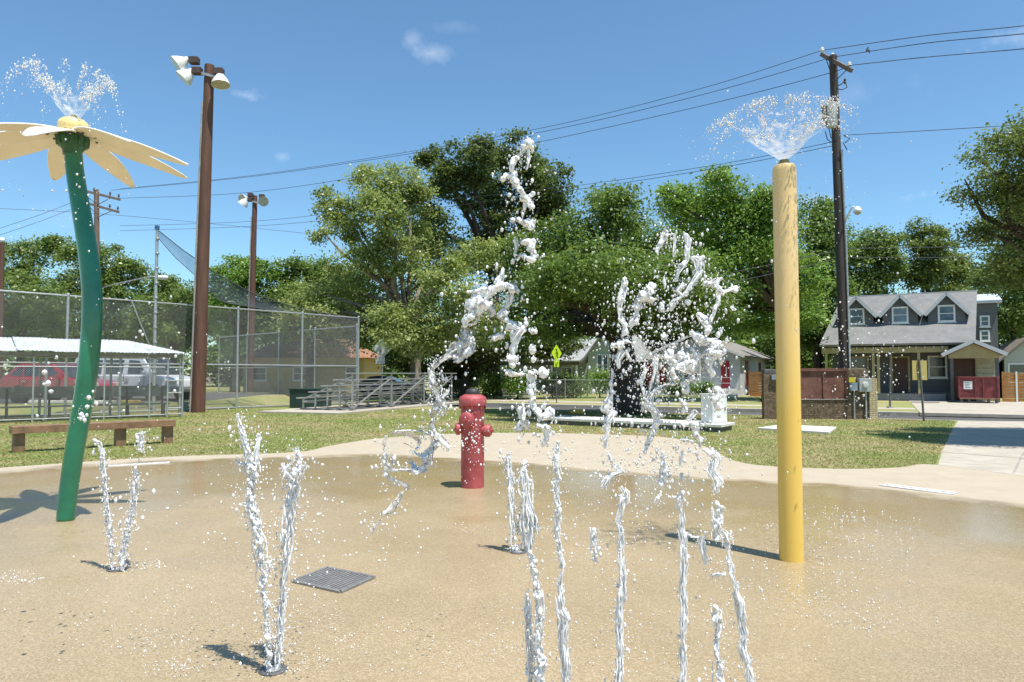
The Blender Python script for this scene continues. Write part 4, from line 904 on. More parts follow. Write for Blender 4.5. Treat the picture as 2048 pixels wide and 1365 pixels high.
    fb = MB(W); fb.beam((uA - .1, v - .13, zE - .03), (um, v - .13, zA + .05), .05, .2); fb.beam((uB + .1, v - .13, zE - .03), (um, v - .13, zA + .05), .05, .2); fb.build('carport_bargeboard', TRIM, t)
    for u in (uA + .4, uB - .35): MB(W).b2(u - .08, u + .08, v + .18, v + .36, -.02, zE - .22).build('carport_post', GW, t)
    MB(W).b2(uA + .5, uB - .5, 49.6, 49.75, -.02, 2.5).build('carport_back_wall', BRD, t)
    p, q = S(1950, 716, 49.4), S(1996, 790, 49.4)
    gd = MB(W).b2(p[0], q[0], 49.45, 49.55, -.02, p[1]).build('garage_door', mat('cream garage door', (.5, .45, .32), .6), t)
    for k in range(7):
        zz = q[1] + (p[1] - q[1]) * k / 7; MB(W).b2(p[0] + .06, q[0] - .06, 49.40, 49.447, zz + .04, zz + (p[1] - q[1]) / 7 - .03).build('door_slat', mat('cream garage door', (.5, .45, .32), .6), gd)
grey_house()
def dumpster():
    v = 45.6; a, b = S(1918, 755, v), S(1998, 800, v); u0, u1 = a[0], b[0]; zt = a[1]
    t = thing('dumpster', W((u0 + u1) / 2, v + .7, 0), 'worn dark red dumpster with a white notice in front of the carport', 'dumpster')
    RED = mat('worn red dumpster paint', (.19, .022, .028), .5, .45, 4, c2=(.27, .05, .05))
    MB(W).b2(u0, u1, v, v + 1.5, .28, zt - .05).build('body', RED, t, bevel=.01)
    MB(W).b2(u0 - .06, u1 + .06, v - .06, v + 1.56, zt - .047, zt + .03).build('rim', RED, t, bevel=.01)
    for q in (.0, .42, .62, .985): MB(W).b2(u0 + (u1 - u0) * q - .04, u0 + (u1 - u0) * q + .04, v - .07, v - .003, .3, zt - .06).build('rib', RED, t)
    MB(W).b2(u0, u1, v - .08, v - .003, .22, .3).build('bottom_rail', mat('rust edge', (.25, .12, .08), .8, .4, 8), t)
    for q in (.05, .25, .75, .95): MB(W).b2(u0 + (u1 - u0) * q - .06, u0 + (u1 - u0) * q + .06, v + .1, v + .3, -.01, .278).build('foot', M['dsteel'], t)
    p, q = S(1927, 763, v - .02), S(1945, 779, v - .02); n = MB(W).b2(p[0], q[0], v - .02, v - .004, q[1], p[1]).build('notice', M['white'], t)
    for k in range(4): MB(W).b2(p[0] + .06, q[0] - .1 - .05 * (k % 2), v - .024, v - .0205, q[1] + (p[1] - q[1]) * (.18 + .2 * k), q[1] + (p[1] - q[1]) * (.24 + .2 * k)).build('text_line', M['dsteel'], n)
dumpster()
def plank_fence(label, u0, u1, v, z0, z1, n=8):
    t = thing('wooden_fence', W((u0 + u1) / 2, v, z0), label, 'fence'); CED = mat('orange cedar boards', (.42, .19, .055), .65, .25, 3, .3, 20)
    for k in range(n):
        h = (z1 - z0) / n; MB(W).b2(u0 + .05, u1 - .05, v + random.uniform(-.006, .006), v + .03, z0 + h * k + .012, z0 + h * (k + 1) - .012).build('board', CED, t)
    for u in (u0, u1): MB(W).b2(u - .045, u + .045, v - .03, v + .06, z0 - .05, z1 + .04).build('post', CED if u == u0 else M['white'], t)
p, q = S(1498, 744, 51.5), S(1527, 786, 51.5); plank_fence('orange cedar plank fence beside the white house', p[0], q[0], 51.5, 0, p[1] , 9)
p, q = S(2005, 745, 48.5), S(2034, 790, 48.5); plank_fence('orange cedar plank fence right of the dumpster', p[0], q[0], 48.5, 0, p[1], 9)
p, q = S(2036, 747, 49.5), S(2075, 790, 49.5); plank_fence('shaded cedar plank gate at the far right edge', p[0], q[0], 49.5, 0, p[1], 9)
def white_house():
    WW = mat('white clapboard', (.52, .535, .56), .7, .06, 2, .5, 8, stretch=(.05, .05, 14)); SH = shingles('tan grey shingles', (.22, .20, .175)); RT = mat('red trim', (.33, .02, .03), .5, .12, 5)
    v = 53.0; uR = S(1480, 740, v)[0]; uL = S(1296, 740, v)[0]; ze = 3.0; za = S(1400, 672, v)[1]; vb = 70.5; um = (uL + uR) / 2
    t = thing('white_house', W(um, v, 0), 'small white clapboard house with red door and red window trim', 'house')
    c = MB(W); gable_prism(c, uL, uR, -.02, ze, za - .15, v, vb); c.build('wall', WW, t)
    rr = MB(W); s = (za - ze) / (um - uL); ov = .4
    for sg, ue in ((-1, uL), (1, uR)): roof_slab(rr, (ue + sg * ov, v - .4, ze - ov * s), (um, v - .4, za), (um, vb + .4, za), (ue + sg * ov, vb + .4, ze - ov * s), .1)
    rr.build('roof', SH, t)
    fb = MB(W)
    for sg, ue in ((-1, uL), (1, uR)): fb.beam((ue + sg * ov, v - .43, ze - ov * s + .0), (um, v - .43, za + .03), .04, .18)
    fb.build('bargeboard', M['white'], t)
    a, b = S(1442, 722, v), S(1451, 762, v); d = MB(W).b2(a[0], b[0] + .3, v - .06, v - .003, .55, 2.55).build('door', RT, t); MB(W).b2(a[0] + .35, a[0] + .42, v - .08, v - .062, 1.3, 2.1).build('door_emblem', M['white'], d)
    for px in (1300, 1326): # shaded red shutters
        u = S(px, 730, v)[0]; MB(W).b2(u - .25, u + .25, v - .05, v - .003, .7, 2.4).build('shutter', RT, t)
    a = S(1380, 740, v)[0]; window(t, a - .6, a + .6, 1.0, 2.4, v)
    # porch
    MB(W).b2(um - 2.2, uR - .2, v - 2.0, v - .01, -.02, .5).build('porch_floor', WW, t)
    rr = MB(W); roof_slab(rr, (uL + .3, v - 2.3, 2.62), (um + 1.1, v - 2.3, 2.62), (um + 1.1, v - .42, 3.0), (uL + .3, v - .42, 3.0), .08); rr.build('porch_roof', SH, t)
    for u in (um - 2.1, um - .2, um + 1.0): MB(W).b2(u - .06, u + .06, v - 2.05, v - 1.93, .5, 2.6).build('porch_post', M['white'], t)
    for z in (.95, 1.35): MB(W).b2(um - .1, uR - .3, v - 2.04, v - 1.98, z - .04, z).build('porch_rail', M['white'], t)
    for k in range(3): MB(W).b2(uR - .9, uR + .3, v - 2.3 - .3 * k, v - 2.02 - .3 * k, -.02, .42 - .13 * k).build('step', M['wconc'], t)
    # right side wall windows
    def side(uv): return lambda x, y, z: W(uv - y, x, z)
    f = lambda x, y, z: W(uR - y, x, z)
    for (v0, v1, z0, z1) in ((55.2, 56.3, .75, 2.6), (61.5, 62.6, 1.2, 2.55), (66.2, 67.8, 1.2, 2.5)):
        window(t, v0, v1, z0, z1, 0, fr=RT, f=f, glass=SKYG)
white_house()
def mint_house():
    MW = mat('mint green siding', (.40, .47, .38), .75, .06, 2, .4, 8, stretch=(.05, .05, 12)); SH = shingles('silver grey shingles', (.30, .31, .30)); DK = mat('dark porch wood', (.10, .085, .06), .8)
    v = 52; u0, u1 = S(1176, 740, v)[0], S(1262, 740, v)[0]; ul = S(1010, 740, v)[0]; za = S(1200, 655, v)[1]
    t = thing('mint_house', W(u0, v, 0), 'mint green house with a silver roof behind the dark oak trunk', 'house')
    c = MB(W); gable_prism(c, u0, u1, -.02, 3.0, za, v, 64); c.build('front_wing', MW, t)
    MB(W).b2(ul, u0 - .003, v + 1.6, 62, -.02, 2.9).build('wall', MW, t)
    rr = MB(W); um = (u0 + u1) / 2; s = (za - 3.0) / (um - u0)
    for sg, ue in ((-1, u0), (1, u1)): roof_slab(rr, (ue + sg * .4, v - .4, 3.0 - .4 * s), (um, v - .4, za), (um, 64, za), (ue + sg * .4, 64, 3.0 - .4 * s), .1)
    roof_slab(rr, (ul - .4, v - .8, 2.55), (u0 - .42, v - .8, 2.55), (u0 - .42, 58, 4.6), (ul - .4, 58, 4.6), .1); rr.build('roof', SH, t)
    MB(W).b2(ul - .2, u0 - .45, v - .7, v - .55, 2.3, 2.53).build('porch_beam', DK, t)
    for q in (0, .33, .66, .97): MB(W).b2(ul + (u0 - .5 - ul) * q - .06, ul + (u0 - .5 - ul) * q + .06, v - .68, v - .56, .3, 2.3).build('porch_post', M['white'], t)
    MB(W).b2(ul - .1, u0 - .05, v - .8, v + 1.59, -.02, .3).build('porch_floor', M['gconc'], t)
    a, b = S(1194, 709, v), S(1217, 752, v); w = window(t, a[0], a[0] + (b[0] - a[0]) * .5, b[1], a[1], v, glass=SKYG, fw=.07); window(t, a[0] + (b[0] - a[0]) * .5 + .02, b[0], b[1], a[1], v, glass=SKYG, fw=.07)
    for q in (.2, .6): window(t, ul + (u0 - ul) * q, ul + (u0 - ul) * q + 1.0, 1.0, 2.2, v + 1.6)
mint_house()
def orange_house():
    YW = mat('yellow stucco', (.50, .37, .16), .8, .1, 2); OR = shingles('orange roof', (.30, .155, .09)); Y = 60
    c = P(600, 750, Y); c.z = 0; t = thing('orange_roof_house', c, 'low yellow house with an orange hip roof behind the backstop', 'house')
    x0, x1 = P(475, 750, Y).x, P(742, 750, Y).x; ze, zr = P(600, 716, Y).z, P(600, 668, Y).z
    MB().b2(x0 + .5, x1 - .6, Y, Y + 8, -.02, ze).build('wall', YW, t)
    v = [(x0, Y - .6, ze), (x1, Y - .6, ze), (x1, Y + 8.6, ze), (x0, Y + 8.6, ze), (x0 + 3.5, Y + 4, zr), (x1 - 3.5, Y + 4, zr)]
    MB().add(v, [(0, 1, 5, 4), (1, 2, 5), (2, 3, 4, 5), (3, 0, 4), (3, 2, 1, 0)]).build('roof', OR, t)
    for px in (520, 600, 705):
        p = P(px, 735, Y); window(t, p.x - .6, p.x + .6, 1.0, 2.2, Y, f=lambda a, b, c: Vector((a, b, c)))
    g = P(655, 668, Y); gg = MB(); gg.add([(g.x - 2, Y - 1, ze), (g.x + 2, Y - 1, ze), (g.x, Y - 1, zr - .3), (g.x - 2, Y + 2, ze), (g.x + 2, Y + 2, ze), (g.x, Y + 2, zr - .3)], [(0, 1, 2), (5, 4, 3), (1, 4, 5, 2), (0, 2, 5, 3)]); gg.build('entrance_gable', OR, t)
orange_house()
def far_house():
    v = 56; p, q = S(2008, 705, v), S(2110, 705, v); t = thing('pale_house', W((p[0] + q[0]) / 2, v, 0), 'pale house half hidden by trees at the right edge', 'house')
    PW = mat('pale grey siding', (.5, .5, .47), .8, .06, 2, .3, 8, stretch=(.05, .05, 12))
    c = MB(W); gable_prism(c, p[0], q[0], -.02, 2.6, 3.9, v, v + 9); c.build('wall', PW, t)
    rr = MB(W); um = (p[0] + q[0]) / 2; s = 1.3 / (um - p[0])
    for sg, ue in ((-1, p[0]), (1, q[0])): roof_slab(rr, (ue + sg * .4, v - .4, 2.6 - .4 * s + .05), (um, v - .4, 3.95), (um, v + 9, 3.95), (ue + sg * .4, v + 9, 2.6 - .4 * s + .05), .1)
    rr.build('roof', shingles('brown shingles', (.2, .17, .14)), t); a = (p[0] + um) / 2; window(t, a - .5, a + .5, 1.0, 2.3, v)
far_house()

# ================================================================== vehicles
def vehicle(name, label, cat, front, z0, head, body, prof, cabin, win, wheels, wid, wr, paint, lamp_z, hood_x):
    """profiles in metres from the front bumper backwards (x<=0 is towards the rear), near side faces the camera"""
    ca, sa = math.cos(head), math.sin(head)
    f = lambda x, y, z: Vector((front[0] + ca * x - sa * y, front[1] + sa * x + ca * y, z0 + z))
    Lm = prof[0]; t = thing(name, f(Lm / 2, 0, 0), label, cat)
    def extr(poly, hw_lo, hw_hi, zlo, zhi, nm, m, parent, bev=.05):
        b = MB(f); n = len(poly); hw = lambda z: hw_lo + (hw_hi - hw_lo) * max(0, min(1, (z - zlo) / max(.01, zhi - zlo)))
        v = [(x, -hw(z), z) for x, z in poly] + [(x, hw(z), z) for x, z in poly]
        b.add(v, [tuple(range(n)), tuple(range(n, 2 * n))[::-1]] + [(i, n + i, n + (i + 1) % n, (i + 1) % n) for i in range(n)])
        return b.build(nm, m, parent, 'auto', bev)
    h = wid / 2
    bz = [z for x, z in body]; bd = extr(body, h, h * .97, min(bz), max(bz), 'body', paint, t, .06)
    cz = [z for x, z in cabin]; extr(cabin, h * .94, h * .78, min(cz), max(cz), 'cabin', paint, t, .04)
    zb, zt = min(cz), max(cz)
    for poly in win:
        off = lambda z: -(h * .94 + (h * .78 - h * .94) * (z - zb) / (zt - zb)) - .012
        for sg in (1, -1):
            v = [(x, sg * off(z), z) for x, z in poly] + [(x, sg * (off(z) + .03), z) for x, z in poly]; n = len(poly)
            MB(f).add(v, [tuple(range(n)), tuple(range(n, 2 * n))[::-1]] + [(i, n + i, n + (i + 1) % n, (i + 1) % n) for i in range(n)]).build('side_window', GLASS, t)
    # windscreen
    (xa, za), (xb, zb2) = prof[1]; ww = h * .9; wt = h * .74
    MB(f).add([(xa + .02, -ww, za + .02), (xa + .02, ww, za + .02), (xb + .02, wt, zb2 + .0), (xb + .02, -wt, zb2)], [(0, 1, 2, 3)]).build('windscreen', GLASS, t)
    for x in wheels:
        for sg in (-1, 1):
            c = f(x, sg * (h - .1), wr); ax = f(0, sg, 0) - f(0, 0, 0)
            MB().lathe([(wr * 1.22, -.1), (wr * 1.22, .105)], c - ax * .0, ax, 24).build('wheel_arch', M['black'], t, 'auto')
            w = MB().lathe([(wr * .62, -.12), (wr * .95, -.12), (wr, -.06), (wr, .07), (wr * .95, .12), (wr * .64, .12), (wr * .6, .10)], c, ax, 24).build('wheel', M['black'], t, 'auto')
            MB().lathe([(wr * .6, .09), (wr * .5, .075), (wr * .2, .11), (0, .115)], c, ax, 20).build('rim', M['steel'], w, 'auto')
    for sg in (-1, 1):
        MB(f).box((-.13, sg * (h - .2), lamp_z), (.32, .42, .2)).build('headlight', mat('headlight glass', (.55, .55, .52), .15), t, bevel=.03)
        MB(f).box((hood_x, sg * (h + .1), prof[2]), (.14, .2, .18)).build('mirror', paint, t, bevel=.03)
    MB(f).box((-.02, 0, lamp_z - .3), (.2, wid * .96, .2)).build('bumper', mat('grey bumper', (.3, .3, .3), .5), t, bevel=.04)
    for x in prof[3]:
        for sg in (-1, 1):
            MB(f).box((x, sg * (h + .012), prof[4]), (.2, .03, .045)).build('door_handle', M['steel'], t)
    for x in prof[5]:
        for sg in (-1, 1): MB(f).box((x, sg * (h - .004), (prof[4] + .35) / 1.55), (.012, .02, prof[4] - .25)).build('door_seam', M['black'], t)
    return t
RP = mat('red car paint', (.34, .012, .03), .2, .05, 3, coat=.7); WP = mat('white van paint', (.72, .73, .74), .25, .04, 3, coat=.5)
vehicle('red_suv', 'red estate car parked behind the dugout beside the white van', 'car', (P(216, 750, 29.9).x, 29.9), .356, R(-12), [(-.08, .35), (-.0, .55), (-.05, .78), (-.35, .93), (-1.25, 1.08), (-4.5, 1.12), (-4.62, .9), (-4.62, .4), (-4.4, .28), (-.3, .26)],
        (-4.62, ((-1.15, 1.08), (-2.0, 1.62)), 1.12, (-2.35, -3.35), .92, (-1.55, -2.55, -3.55)), [(-1.1, 1.04), (-2.0, 1.62), (-2.4, 1.70), (-3.8, 1.68), (-4.45, 1.12), (-4.4, 1.0)],
        [[(-1.6, 1.15), (-2.1, 1.55), (-2.5, 1.6), (-2.5, 1.15)], [(-2.6, 1.15), (-2.6, 1.6), (-3.45, 1.58), (-3.45, 1.15)], [(-3.55, 1.15), (-3.55, 1.56), (-3.8, 1.5), (-4.15, 1.18)]], (-.92, -3.6), 1.82, .34, RP, .78, -1.55)
vehicle('white_van', 'long white passenger van parked behind the dugout', 'van', (P(372, 750, 33.3).x, 33.3), .356, R(-17), [(-.04, .4), (.0, .7), (-.1, .98), (-.6, 1.12), (-1.05, 1.18), (-5.9, 1.2), (-5.95, .8), (-5.9, .42), (-.3, .36)],
        (-5.95, ((-1.0, 1.18), (-1.75, 1.98)), 1.3, (-2.5, -2.95), 1.0, (-1.5, -2.7, -3.9)), [(-.95, 1.15), (-1.75, 1.98), (-2.2, 2.1), (-5.8, 2.1), (-5.92, 1.9), (-5.92, 1.12)],
        [[(-1.45, 1.24), (-1.95, 1.86), (-2.55, 1.9), (-2.55, 1.24)], [(-2.85, 1.24), (-2.85, 1.9), (-3.95, 1.9), (-3.95, 1.24)], [(-4.15, 1.24), (-4.15, 1.9), (-4.9, 1.9), (-4.9, 1.24)], [(-5.05, 1.24), (-5.05, 1.9), (-5.75, 1.88), (-5.75, 1.24)]], (-.98, -4.5), 2.0, .38, WP, .86, -1.45)
DB = mat('dark blue car paint', (.02, .028, .045), .25, .1, 3, coat=.6)
vehicle('parked_car', 'dark parked car in the shade beyond the bleachers', 'car', (P(835, 750, 50).x, 50), -.012, R(-6), [(-.08, .35), (-.0, .55), (-.05, .75), (-.35, .86), (-1.25, .98), (-4.2, 1.0), (-4.4, .85), (-4.4, .4), (-4.2, .28), (-.3, .26)],
        (-4.4, ((-1.15, .98), (-2.0, 1.42)), 1.02, (-2.35, -3.35), .85, (-1.55, -2.55, -3.55)), [(-1.1, .95), (-2.0, 1.42), (-2.6, 1.48), (-3.3, 1.42), (-4.0, 1.0), (-3.9, .9)],
        [[(-1.6, 1.03), (-2.1, 1.36), (-2.5, 1.4), (-2.5, 1.03)], [(-2.6, 1.03), (-2.6, 1.4), (-3.2, 1.36), (-3.6, 1.06)]], (-.9, -3.4), 1.76, .32, DB, .68, -1.5)
for k, (x0, x1, c, lb) in enumerate([(60, 232, 'wconc', 'white concrete wheel stop in front of the parked cars'), (243, 282, 'y', 'yellow painted wheel stop under the white van')]):
    a, b = P(x0, 750, 28.95), P(x1, 750, 29.0 + (x1 > 250) * .6); a.z = b.z = .43
    tag(MB().beam(a, b, .18, .14).build('wheel_stop', mat('yellow kerb paint', (.55, .38, .05), .7) if c == 'y' else M['wconc'], bevel=.03), lb, 'wheel stop')
for k, (px0, px1, y, lb) in enumerate([(1142, 1168, 827, 'short yellow painted kerb block in the shade of the oak')]):
    a, b = G(px0, y), G(px1, y + 1); tag(MB().beam(a + Vector((0, 0, .08)), b + Vector((0, 0, .08)), .16, .16).build('kerb_block', mat('yellow kerb paint', (.55, .38, .05), .7), bevel=.02), lb, 'kerb')
# ================================================================== trees
def leaves(centers, radii, n, size, seed, shell=.5, clump=60, sig=.16, up=1.0):
    r = np.random.default_rng(seed); C = np.array(centers, float); Rr = np.array(radii, float)
    wgt = (Rr.prod(1)) ** (2 / 3); wgt /= wgt.sum(); nc = max(8, n // clump)
    li = r.choice(len(C), nc, p=wgt); d = r.normal(size=(nc, 3)); d /= np.linalg.norm(d, axis=1)[:, None]
    rad = (shell + (1 - shell) * r.random(nc) ** .6) * (1 + .14 * r.normal(size=nc))
    cc = C[li] + d * Rr[li] * rad[:, None]; cs = sig * (Rr[li].mean(1) + .3) * r.uniform(.6, 1.5, nc) + .12
    ct = r.random(nc)
    k = r.integers(0, nc, n); p = cc[k] + r.normal(size=(n, 3)) * cs[k][:, None] * np.array([1, 1, .62])
    out = d[k]
    nrm = r.normal(size=(n, 3)) * .8 + out * .45 + np.array([0, 0, up]); nrm /= np.linalg.norm(nrm, axis=1)[:, None]
    a = r.normal(size=(n, 3)); a -= nrm * (a * nrm).sum(1)[:, None]; a /= np.linalg.norm(a, axis=1)[:, None]; b = np.cross(nrm, a)
    L = (size * r.uniform(.6, 1.3, n))[:, None]; Wd = L * .62
    V = np.stack([p - a * L * .5, p + b * Wd * .5 + nrm * L * .06, p + a * L * .5, p - b * Wd * .5 + nrm * L * .06], 1).reshape(-1, 3)
    tint = np.clip(.55 * r.random(n) + .45 * ct[k], 0, 1)
    return V, np.arange(4 * n).reshape(-1, 4), tint
def tree(name, label, base, lobes, n, size, lm, bark, tr, seed, group=None, trunk_top=None, lean=0, depth=.9, clump=60, sig=.16, shell=.5, limbs=True):
    """base (px, Y); lobes (px, py, rx, ry, dY) in photo pixels at the tree's own distance"""
    px, Y = base; b = P(px, 750, Y); b.z = -.05
    t = thing(name, b, label, 'tree', group); k = Y / F; rr = random.Random(seed)
    C, Rd = [], []
    wid = (max(l[0] + l[2] for l in lobes) - min(l[0] - l[2] for l in lobes)) * k; LC = []; LR = []
    for lo in lobes:
        x, y, rx, ry = lo[:4]; dy = lo[4] if len(lo) > 4 else rr.uniform(-.30, .30) * wid * (1 if rx > 35 else .6)
        if name == 'live_oak': dy *= .8
        kk = (Y + dy) / F; c = P(x, y, Y + dy); C.append(c); Rd.append((rx * kk, (rx + ry) / 2 * kk * depth, ry * kk))
        LC.append(c); LR.append(tuple(q * .92 for q in Rd[-1]))
        for q in range(4):                                        # smaller clumps break the outline
            d = Vector((rr.gauss(0, 1), rr.gauss(0, 1), rr.gauss(.2, 1))).normalized(); f = rr.uniform(.3, .5)
            LC.append(c + Vector((d.x * Rd[-1][0], d.y * Rd[-1][1], d.z * Rd[-1][2])) * rr.uniform(.8, 1.08)); LR.append(tuple(q_ * f for q_ in Rd[-1]))
    V, Fq, ti = leaves(LC, LR, n, size, seed, shell, clump, sig)
    np_mesh('crown', V, Fq, lm, t, attrs={'tint': ('FACE', ti)})
    mean = sum(C, Vector()) / len(C); fork = Vector((b.x + (mean.x - b.x) * .25 + lean, Y, b.z + (mean.z - b.z) * (trunk_top or .55)))
    N = 6; MB().tube([b.lerp(fork, i / N) + Vector((rr.uniform(-.1, .1), rr.uniform(-.1, .1), 0)) * (tr * 1.2 if 0 < i else 0) for i in range(N + 1)], [tr * (1.35 if i == 0 else 1.05 - .35 * i / N) for i in range(N + 1)], 12).build('trunk', bark, t, True)
    if limbs:
        for c in C:
            m1 = fork.lerp(c, .35) + Vector((rr.uniform(-.4, .4), rr.uniform(-.4, .4), rr.uniform(-.2, .6))); m2 = fork.lerp(c, .7) + Vector((rr.uniform(-.5, .5), rr.uniform(-.5, .5), rr.uniform(0, .5)))
            MB().tube([fork - Vector((0, 0, tr * .6)), m1, m2, c + Vector((0, 0, rr.uniform(-.2, .6)))], [tr * .5, tr * .36, tr * .22, tr * .06], 7).build('limb', bark, t, True)
    return t
L_SYC = leaf_mat('sycamore leaves', (0.168, 0.218, 0.062), (0.515, 0.582, 0.213), .48, .36)
L_DARK = leaf_mat('dark elm leaves', (0.043, 0.065, 0.026), (0.162, 0.212, 0.081), .48, .36)
L_OAK = leaf_mat('oak leaves', (0.065, 0.122, 0.029), (0.243, 0.357, 0.09), .48, .36)
L_BRT = leaf_mat('bright green leaves', (0.097, 0.187, 0.032), (0.308, 0.487, 0.105), .48, .36)
L_FAR = leaf_mat('far green leaves', (0.105, 0.162, 0.04), (0.292, 0.39, 0.122), .48, .36)
L_NEAR = leaf_mat('live oak leaves', (0.073, 0.114, 0.032), (0.276, 0.325, 0.105), .48, .36)
tree('dark_elm', 'tall dark evergreen tree rising behind the pale green tree', (985, 50), [(868, 318, 36, 26), (945, 325, 52, 45), (1015, 312, 48, 40), (1045, 350, 52, 50), (905, 372, 48, 42), (965, 375, 46, 42), (1092, 385, 55, 60), (1062, 425, 44, 40), (868, 455, 40, 55), (1000, 420, 40, 50), (1115, 430, 34, 40), (990, 500, 70, 60, 2), (1080, 520, 60, 50, 2)], 52000, .25, L_DARK, M['bark'], .55, 11, trunk_top=.62, shell=.35, sig=.17)
tree('sycamore', 'pale olive green tree with loose left branches by the backstop', (838, 44), [(805, 368, 52, 46), (735, 380, 50, 44), (668, 418, 40, 34), (700, 452, 50, 30), (640, 470, 20, 12), (815, 440, 58, 52), (760, 430, 46, 44), (660, 400, 26, 18), (790, 520, 70, 46), (715, 520, 50, 30), (880, 520, 66, 46), (950, 515, 56, 44), (700, 580, 74, 46), (620, 598, 50, 40), (800, 600, 84, 52), (905, 590, 70, 52), (840, 660, 90, 52), (740, 662, 70, 46), (650, 655, 48, 50), (600, 640, 34, 36), (955, 640, 54, 50)], 80000, .2, L_SYC, M['lbark'], .42, 12, trunk_top=.6, shell=.4, sig=.15)
tree('oak', 'broad spreading oak with a thick black trunk beside the street', (1252, 28.3), [(1200, 550, 90, 46, -3.2), (1310, 560, 80, 46, -3.2), (1120, 570, 64, 40, -2.6), (1400, 600, 56, 40, -2.4), (1240, 600, 80, 40, -4.2), (1180, 540, 90, 46, -5.6), (1330, 560, 80, 44, -5.4), (1080, 575, 60, 40, -4.6), (1430, 600, 50, 36, -4.2), (1090, 660, 56, 24, -1), (1030, 672, 40, 20, 0), (1172, 455, 62, 52), (1248, 430, 46, 44), (1100, 500, 64, 50), (1050, 560, 50, 48), (1180, 545, 84, 58), (1280, 505, 70, 66), (1320, 590, 66, 50), (1220, 610, 92, 42), (1110, 610, 64, 36), (1370, 560, 52, 60), (1060, 640, 44, 26), (1160, 660, 40, 20), (1300, 640, 60, 32), (1195, 400, 24, 18), (1385, 640, 46, 30)], 105000, .14, L_OAK, M['bark'], .62, 13, trunk_top=.70, shell=.4, sig=.16)
tree('pecan', 'bright green rounded tree above the white house', (1590, 42), [(1445, 385, 56, 36), (1390, 425, 60, 44), (1500, 420, 58, 46), (1345, 400, 40, 28), (1460, 475, 92, 66), (1545, 480, 54, 66), (1420, 550, 84, 60), (1530, 580, 76, 60), (1475, 630, 76, 36), (1595, 620, 48, 50), (1385, 500, 60, 60), (1440, 352, 24, 16), (1600, 560, 40, 50)], 70000, .20, L_BRT, M['bark'], .42, 14, trunk_top=.62, shell=.4, sig=.17)
tree('shade_tree', 'dark rounded tree behind the yellow post and utility pole', (1635, 52), [(1622, 440, 46, 44), (1650, 480, 44, 52), (1625, 550, 54, 60), (1660, 600, 42, 60), (1640, 660, 50, 40)], 30000, .24, L_OAK, M['bark'], .35, 15, trunk_top=.6)
tree('yard_tree', 'feathery tree behind the left end of the grey house', (1742, 66), [(1750, 492, 42, 34), (1725, 530, 40, 36), (1775, 535, 34, 34), (1735, 575, 46, 34)], 22000, .27, L_FAR, M['bark'], .3, 16, trunk_top=.7)
tree('yard_tree', 'leafy tree behind the right end of the grey house', (1858, 66), [(1845, 470, 36, 26), (1870, 510, 40, 34), (1842, 545, 40, 34), (1905, 555, 44, 36), (1895, 600, 50, 30)], 22000, .27, L_NEAR, M['bark'], .3, 17, trunk_top=.7)
tree('yard_tree', 'slender tree with dark trunk rising beyond the far right fence', (2030, 52), [(2000, 570, 46, 36), (2045, 540, 50, 50), (2050, 620, 46, 40), (2000, 645, 30, 26), (2090, 590, 50, 60)], 24000, .24, L_FAR, M['bark'], .22, 18, trunk_top=.8)
tree('live_oak', 'nearest tree reaching in from the right edge over the driveway', (2235, 16.8), [(2300, 300, 150, 110, -2.2), (2230, 260, 120, 80, -2.8), (2420, 380, 140, 120, -2.0), (2200, 420, 110, 80, -2.0), (2020, 292, 44, 30), (2085, 300, 70, 52), (1960, 318, 26, 12), (2000, 345, 40, 20), (1930, 385, 26, 10), (1985, 395, 44, 22), (2060, 390, 70, 44), (2020, 450, 56, 32), (1950, 470, 36, 22), (2090, 480, 76, 50), (1985, 520, 40, 24), (2040, 545, 56, 30), (2150, 390, 110, 90), (2260, 400, 120, 100, 1), (2180, 500, 110, 70), (2330, 460, 110, 90), (2240, 330, 90, 60)], 150000, .085, L_NEAR, M['bark'], .28, 19, trunk_top=.6, shell=.3, clump=36, sig=.15)
tree('street_tree', 'dark low tree in the shade across the street behind the bleachers', (925, 47), [(860, 715, 46, 30), (915, 690, 56, 36), (975, 690, 52, 34), (1030, 685, 50, 26), (930, 735, 50, 24), (800, 700, 40, 36), (1085, 690, 40, 22), (1045, 700, 50, 30, -2), (1105, 690, 50, 26, -2)], 42000, .2, L_DARK, M['bark'], .3, 25, trunk_top=.7)
tree('street_tree', 'dark tree between the mint house and the white house', (1300, 60), [(1290, 690, 40, 34), (1330, 660, 46, 40), (1250, 670, 46, 40), (1380, 650, 50, 36)], 24000, .25, L_DARK, M['bark'], .3, 26, trunk_top=.7)
tree('street_tree', 'dark tree behind the cedar fence of the white house', (1600, 62), [(1590, 690, 46, 44), (1640, 700, 40, 50), (1560, 670, 40, 36), (1610, 740, 50, 24)], 24000, .25, L_OAK, M['bark'], .3, 27, trunk_top=.7)
grp = 'trees along the far left'
tree('far_tree', 'rounded green tree at the far left edge beyond the parking lot', (40, 62), [(30, 520, 58, 34), (95, 505, 44, 28), (-40, 530, 50, 40), (20, 590, 70, 50), (95, 600, 56, 50), (-50, 620, 60, 50), (40, 660, 80, 40)], 34000, .27, L_FAR, M['bark'], .35, 20, grp)
tree('far_tree', 'bushy green tree behind the green flower stem', (190, 64), [(165, 510, 44, 30), (215, 525, 46, 32), (260, 552, 36, 26), (170, 575, 56, 46), (245, 600, 54, 44), (150, 640, 60, 46), (230, 660, 70, 40)], 32000, .27, L_FAR, M['bark'], .35, 21, grp)
tree('far_tree', 'low green tree left of the big floodlight pole', (345, 66), [(330, 590, 46, 30), (375, 605, 40, 32), (310, 640, 50, 40), (370, 655, 54, 40), (420, 620, 34, 34)], 24000, .27, L_FAR, M['bark'], .35, 22, grp)
